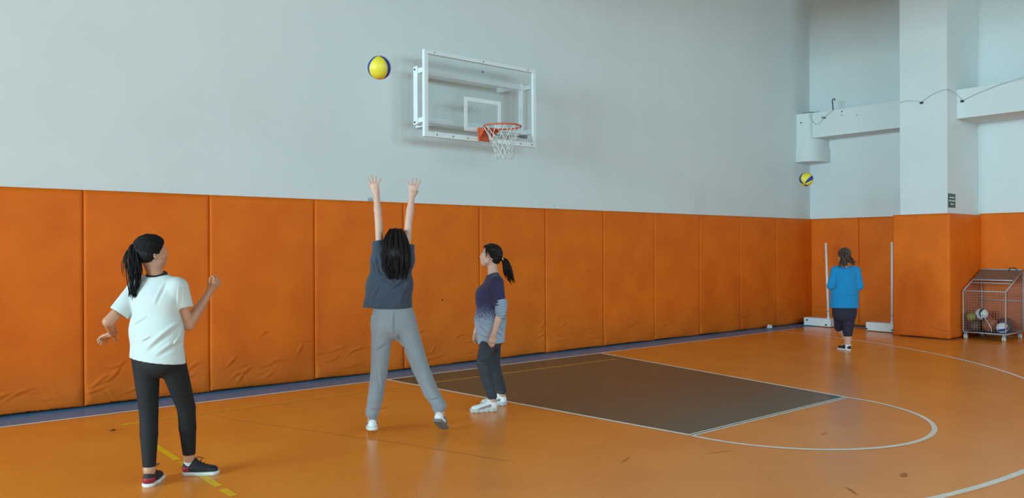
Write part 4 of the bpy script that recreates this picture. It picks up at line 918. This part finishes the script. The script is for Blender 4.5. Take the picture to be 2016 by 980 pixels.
# ================================================================== girl in ombre sweater, seen in profile
def girl_profile():
    D = 7.50; A = lambda x, y, d=0.: at(x, y, D+d)
    O = at(967, 805, D); O[2] = 0
    fr = unit(-RH-FH*.08); sd = np.cross(fr, Z3)
    hf = unit(-RH-FH*.14+Z3*.16); k = .92; H = Frame(A(965.5, 504, .0), hf, Z3+RH*.08, k)
    neck = [H.p(0, -.025, -.05), A(971, 541, .0)]
    shn, shf = A(978, 557, -.13), A(967, 556, .13)
    eln, elf = A(986, 612, -.19), A(957, 612, .18); wrn, wrf = A(972, 657, -.20), A(938, 650, .16)
    hipn, hipf = A(963, 668, -.062), A(971, 668, .062); knn, knf = A(950, 713, -.13), A(972, 716, .10)
    ann, anf = at(969, 786, 7.36), at(988, 776, 7.64)
    torso = uni([ecap(A(967, 665), A(968, 620), .10, .088, sd, 1.3), ecap(A(968, 620), A(968, 575), .088, .10, sd, 1.35), cap(shn, shf, .046), ecap(A(969, 575), A(971, 550), .09, .05, sd, 1.5)], .04)
    legN = limb([hipn, knn, knn*.6+ann*.4, ann], [.078, .052, .048, .034]); legF = limb([hipf, knf, knf*.6+anf*.4, anf], [.078, .052, .050, .034], .03)
    armN = limb([shn, eln, eln*.6+wrn*.4, wrn], [.042, .036, .035, .024]); armF = limb([shf, elf, elf*.6+wrf*.4, wrf], [.042, .036, .034, .024])
    hN = hand_parts(wrn, unit(A(966, 684, -.20)-wrn), unit(FH-RH*.1), 1, .95, ang=(.08, .03, -.02, -.08), curl=(.3, .4), thumb=(.25, .95, .3))
    hF = hand_parts(wrf, unit(A(936, 678, .15)-wrf), unit(-FH+RH*.3), -1, .95, ang=(.08, .03, -.02, -.08), curl=(.3, .4), thumb=(.25, .95, .3))
    feet = [foot(ann, fr, 0), foot(anf, fr, 0)]
    body = uni([torso, uni([head_parts(H, k), cap(neck[0], neck[1], .045, .052)], .025), armN, armF, legN, legF]+feet, .02)
    body = uni([body, hN, hF], .008)
    g = person_root(body, .0040, MT['skin_pale'], O, 'girl in profile looking up, wearing navy to pale blue sweater')
    face_details(g, O, H, k)
    sdo('hair', wrinkle(hair_cap(H, k, .017, -.072), lambda P: (.0012*np.sin(P[:, 2]*160+(P @ npa(RH))*60)).astype(np.float32)), .004, MT['hair_brown'], g, O)
    for s in (-1, 1):
        strands('fringe_lock', [H.p(s*.045, .066, .082), H.p(s*.066, .062, .045), H.p(s*.074, .052, .010), H.p(s*.076, .048, -.022)], 12, (.006, .008, .006, .003), MT['hair_brown'], g, O, .0034, .004, 33+s)
    tie = A(990, 510, -.0); combed('combed_hair', H, k, .017, A(985, 508), 130, MT['hair_brown'], g, O, 4)
    tubeo('hair_tie', [tie+(RH*.3-Z3*.8)*.018*math.cos(t)+FH*.018*math.sin(t)-O for t in [i*math.pi/6 for i in range(12)]], .0075, MT['scrunchie'], g, 6, closed=True)
    strands('ponytail', [A(983, 506), tie, A(997, 516), A(999, 530), A(1003, 541), A(1010, 555)], 120, (.016, .014, .036, .046, .040, .024), MT['hair_brown'], g, O, .0055, .012, 8)
    strands('loose_strands', [A(999, 530), A(1005, 543), A(1012, 548), A(1008, 557)], 12, (.02, .025, .02, .015), MT['hair_brown'], g, O, .0020, .02, 9)
    # trousers
    tr = uni([ecap(A(967, 672), A(967, 655), .102, .102, sd, 1.28), limb([hipn, knn, knn*.55+ann*.45, ann+Z3*.03], [.078, .060, .054, .046]), limb([hipf, knf, knf*.55+anf*.45, anf+Z3*.03], [.078, .060, .054, .046])], .02)
    fo = folds([(A(958, 770, -.2), A(978, 778, -.19), .006, .008), (A(958, 778, -.2), A(976, 784, -.19), .005, .008), (A(940, 712, -.2), A(960, 706, -.2), .004, .010), (A(982, 764, .1), A(995, 770, .05), .006, .008)])
    tr = inter(wrinkle(tr, fo), half(Z3, A(967, 648))); sdo('trousers', tr, .005, MT['jeans'], g, O)
    # sweater
    zt = A(966, 590)[2]-O[2]; zb_ = A(966, 645)[2]-O[2]
    om = ombre_material(zb_, zt)
    bl = uni([ecap(A(968, 690), A(965, 630, .0), .122, .142, sd, 1.2), ecap(A(965, 630), A(966, 583), .142, .124, sd, 1.22), cap(A(976, 556, -.12), A(970, 555, .12), .066), ecap(A(967, 580), A(971, 546), .105, .064, sd, 1.4), ell(A(947, 585, 0), np.array([RH, FH, Z3]), (.05, .11, .10))], .05)
    fo = folds([(A(945, 640, -.17), A(962, 655, -.18), .006, .012), (A(940, 655, -.15), A(960, 664, -.18), .008, .010), (A(985, 640, -.15), A(992, 655, -.1), .005, .012), (A(955, 560, -.15), A(968, 590, -.18), .004, .012), (A(976, 650, -.16), A(990, 660, -.12), .007, .010)])
    hp = A(966, 674); sw = skirt_open(wrinkle(bl, addf(fo, soft_noise(.0015, 16, 5))), unit(-UP+RT*.06), hp, .011, .06)
    en = unit(wrn-eln)*.4+unit(eln-shn)*.6; ef = unit(wrf-elf)*.4+unit(elf-shf)*.6
    sl, cl_ = sleeve([shn, eln*.9+shn*.1, eln+en*.04], [.066, .056, .052], en, eln+en*-.045); sr, cr_ = sleeve([shf, elf*.9+shf*.1, elf+ef*.04], [.066, .056, .052], ef, elf+ef*-.045)
    sw = uni([sw, sl, sr], .02); sw = cut(sw, uni([cl_, cr_], .001)); sw = cut(sw, ecap(A(969.5, 543), A(962, 515), .050, .080, sd, 1.15), .006)
    so = sdo('sweater', sw, .0055, om, g, O)
    cuffp = uni([cap(eln-en*.075, eln-en*.0, .060, .056), cap(eln-en*.0, eln+en*.03, .053, .046)], .01)
    rp = lambda P: (-.0035*np.sin(((P-npa(eln)) @ npa(unit(en)))*230+(P @ npa(RH))*40)).astype(np.float32)
    sdo('rolled_cuff', wrinkle(cuffp, rp), .004, MT['cuff_grey'], so, O)
    cuffp = uni([cap(elf-ef*.07, elf-ef*.0, .060, .056), cap(elf, elf+ef*.03, .053, .046)], .01); sdo('rolled_cuff', cuffp, .005, MT['cuff_grey'], so, O)
    f1 = unit(-RH-FH*.30); h1 = ann-f1*.05+RH*.0; h1[2] = 0; shoe(g, O, h1, f1, .268, .098, MT['shoe_white'], MT['sole_pale'], 'chunky', 0., h=.004, ankle=ann)
    f2 = unit(-RH-FH*.12); h2 = anf-f2*.05; h2[2] = 0; shoe(g, O, h2, f2, .268, .098, MT['shoe_white'], MT['sole_pale'], 'chunky', 0., h=.004, ankle=anf)
girl_profile()

# ================================================================== running girl in bright blue top
def girl_running():
    D = 11.60; A = lambda x, y, d=0.: at(x, y, D+d)
    O = at(1666, 692, D); O[2] = 0
    fr = rotv(6); sd = np.cross(fr, Z3)
    hf = unit(FH-RH*.05+Z3*.02); k = .95; H = Frame(A(1662, 503.5, .03), hf, Z3, k)
    neck = [H.p(0, -.02, -.05), A(1664, 527)]
    shl, shr = A(1645, 533), A(1685, 533); ell_, elr = A(1636, 563, -.05), A(1692, 563, -.05); wrl, wrr = A(1643, 560, .18), A(1688, 556, .18)
    hipl, hipr = A(1653, 610), A(1672, 610); knl, knr = A(1652, 644, .16), A(1669, 651, -.01); anl, anr = A(1669, 668, .22), at(1669, 682, 11.60)
    torso = uni([ecap(A(1662, 608), A(1663, 575), .11, .10, sd, 1.45), ecap(A(1663, 575), A(1664, 545), .10, .105, sd, 1.4), cap(shl, shr, .05), ecap(A(1664, 545), A(1664, 528), .09, .055, sd, 1.4)], .04)
    legL = limb([hipl, knl, knl*.6+anl*.4, anl], [.088, .056, .052, .034]); legR = limb([hipr, knr, knr*.6+anr*.4, anr], [.09, .058, .054, .036])
    arms = [limb([shl, ell_, wrl], [.042, .036, .025]), limb([shr, elr, wrr], [.042, .036, .025])]
    hL = hand_parts(wrl, unit(FH+Z3*.3), RH, 1, .95, curl=(.8, .8)); hR = hand_parts(wrr, unit(FH+Z3*.3), -RH, -1, .95, curl=(.8, .8))
    feet = [limb([anl, anl-Z3*.03+FH*.02], [.034, .030]), foot(anr, rotv(-14), 0)]
    body = uni([torso, uni([head_parts(H, k), cap(neck[0], neck[1], .045, .052)], .03), legL, legR]+arms+feet, .02); body = uni([body, hL, hR], .008)
    g = person_root(body, .006, MT['skin_pale'], O, 'girl running away in bright blue top and dark knee-length leggings')
    face_details(g, O, H, k)
    sdo('hair', hair_cap(H, k, .016, -.075), .006, MT['hair_light'], g, O); combed('combed_hair', H, k, .016, A(1665, 502, -.12), 90, MT['hair_light'], g, O, 6, .004)
    strands('ponytail', [A(1664, 500, -.10), A(1668, 506, -.14), A(1674, 513, -.13), A(1682, 519, -.10)], 70, (.02, .035, .05, .035), MT['hair_light'], g, O, .007, .025, 12)
    strands('hair_ends', [A(1662, 501, -.07), A(1660, 512, -.09), A(1659, 524, -.09)], 90, (.05, .062, .060), MT['hair_light'], g, O, .007, .02, 13)
    tubeo('hair_tie', [A(1665, 501, -.115)+RH*.02*math.cos(t)+Z3*.02*math.sin(t)-O for t in [i*math.pi/6 for i in range(12)]], .007, MT['black_top'], g, 6, closed=True)
    bl = uni([ecap(A(1661.5, 625), A(1662.5, 575), .150, .132, sd, 1.44), ecap(A(1662.5, 575), A(1664, 545), .132, .118, sd, 1.42), cap(shl, shr, .068), ecap(A(1664, 545), A(1664.5, 531), .108, .074, sd, 1.4)], .05)
    fo = folds([(A(1675, 582, -.2), A(1688, 578, -.15), .006, .012), (A(1645, 575, -.18), A(1650, 595, -.2), .005, .02), (A(1680, 570, -.18), A(1676, 598, -.2), .005, .02)])
    sw = skirt_open(wrinkle(bl, addf(fo, soft_noise(.002, 14, 6))), -Z3, A(1662, 605.5), .012, .06)
    sls = []; cvs = []
    for s_, e_, w_ in ((shl, ell_, wrl), (shr, elr, wrr)):
        en = unit(w_-e_); a, b = sleeve([s_, e_, e_+en*.2], [.066, .058, .046], en, e_+en*.17); sls.append(a); cvs.append(b)
    sw = uni([sw]+sls, .02); sw = cut(sw, uni(cvs, .001)); sw = cut(sw, cap(A(1664, 532), A(1663, 515), .06, .08), .006)
    sdo('top', sw, .007, MT['blue'], g, O)
    lg = uni([ecap(A(1662, 618), A(1662, 600), .118, .112, sd, 1.42), limb([hipl, knl, knl+(anl-knl)*.25], [.098, .066, .060], .03), limb([hipr, knr, knr+(anr-knr)*.20], [.104, .070, .064], .03)], .025)
    en = unit(anl-knl); lg = cut(lg, inter(cap(knl+en*.05, anl, .075), half(-en, knl+en*.03)))
    lg = inter(lg, half(Z3, A(1662, 596))); sdo('leggings', lg, .007, MT['capri'], g, O)
    sdo('sock', limb([anr+Z3*.10, anr+Z3*.03, anr-Z3*.04], [.050, .040, .038]), .006, MT['sock'], g, O)
    sdo('sock', limb([anl+(knl-anl)*.25, anl, anl-Z3*.03+FH*.02], [.048, .040, .038]), .006, MT['sock'], g, O)
    hr = anr-FH*.04; hr[2] = 0; shoe(g, O, hr, rotv(-24), .24, .088, MT['shoe_black'], MT['sole_white'], 'black', 0., h=.006, ankle=anr)
    hl = anl-FH*.05-Z3*.09; shoe(g, O, hl, rotv(10), .24, .088, MT['shoe_black'], MT['sole_white'], 'black', .35, h=.006, toe_pivot=False)
girl_running()
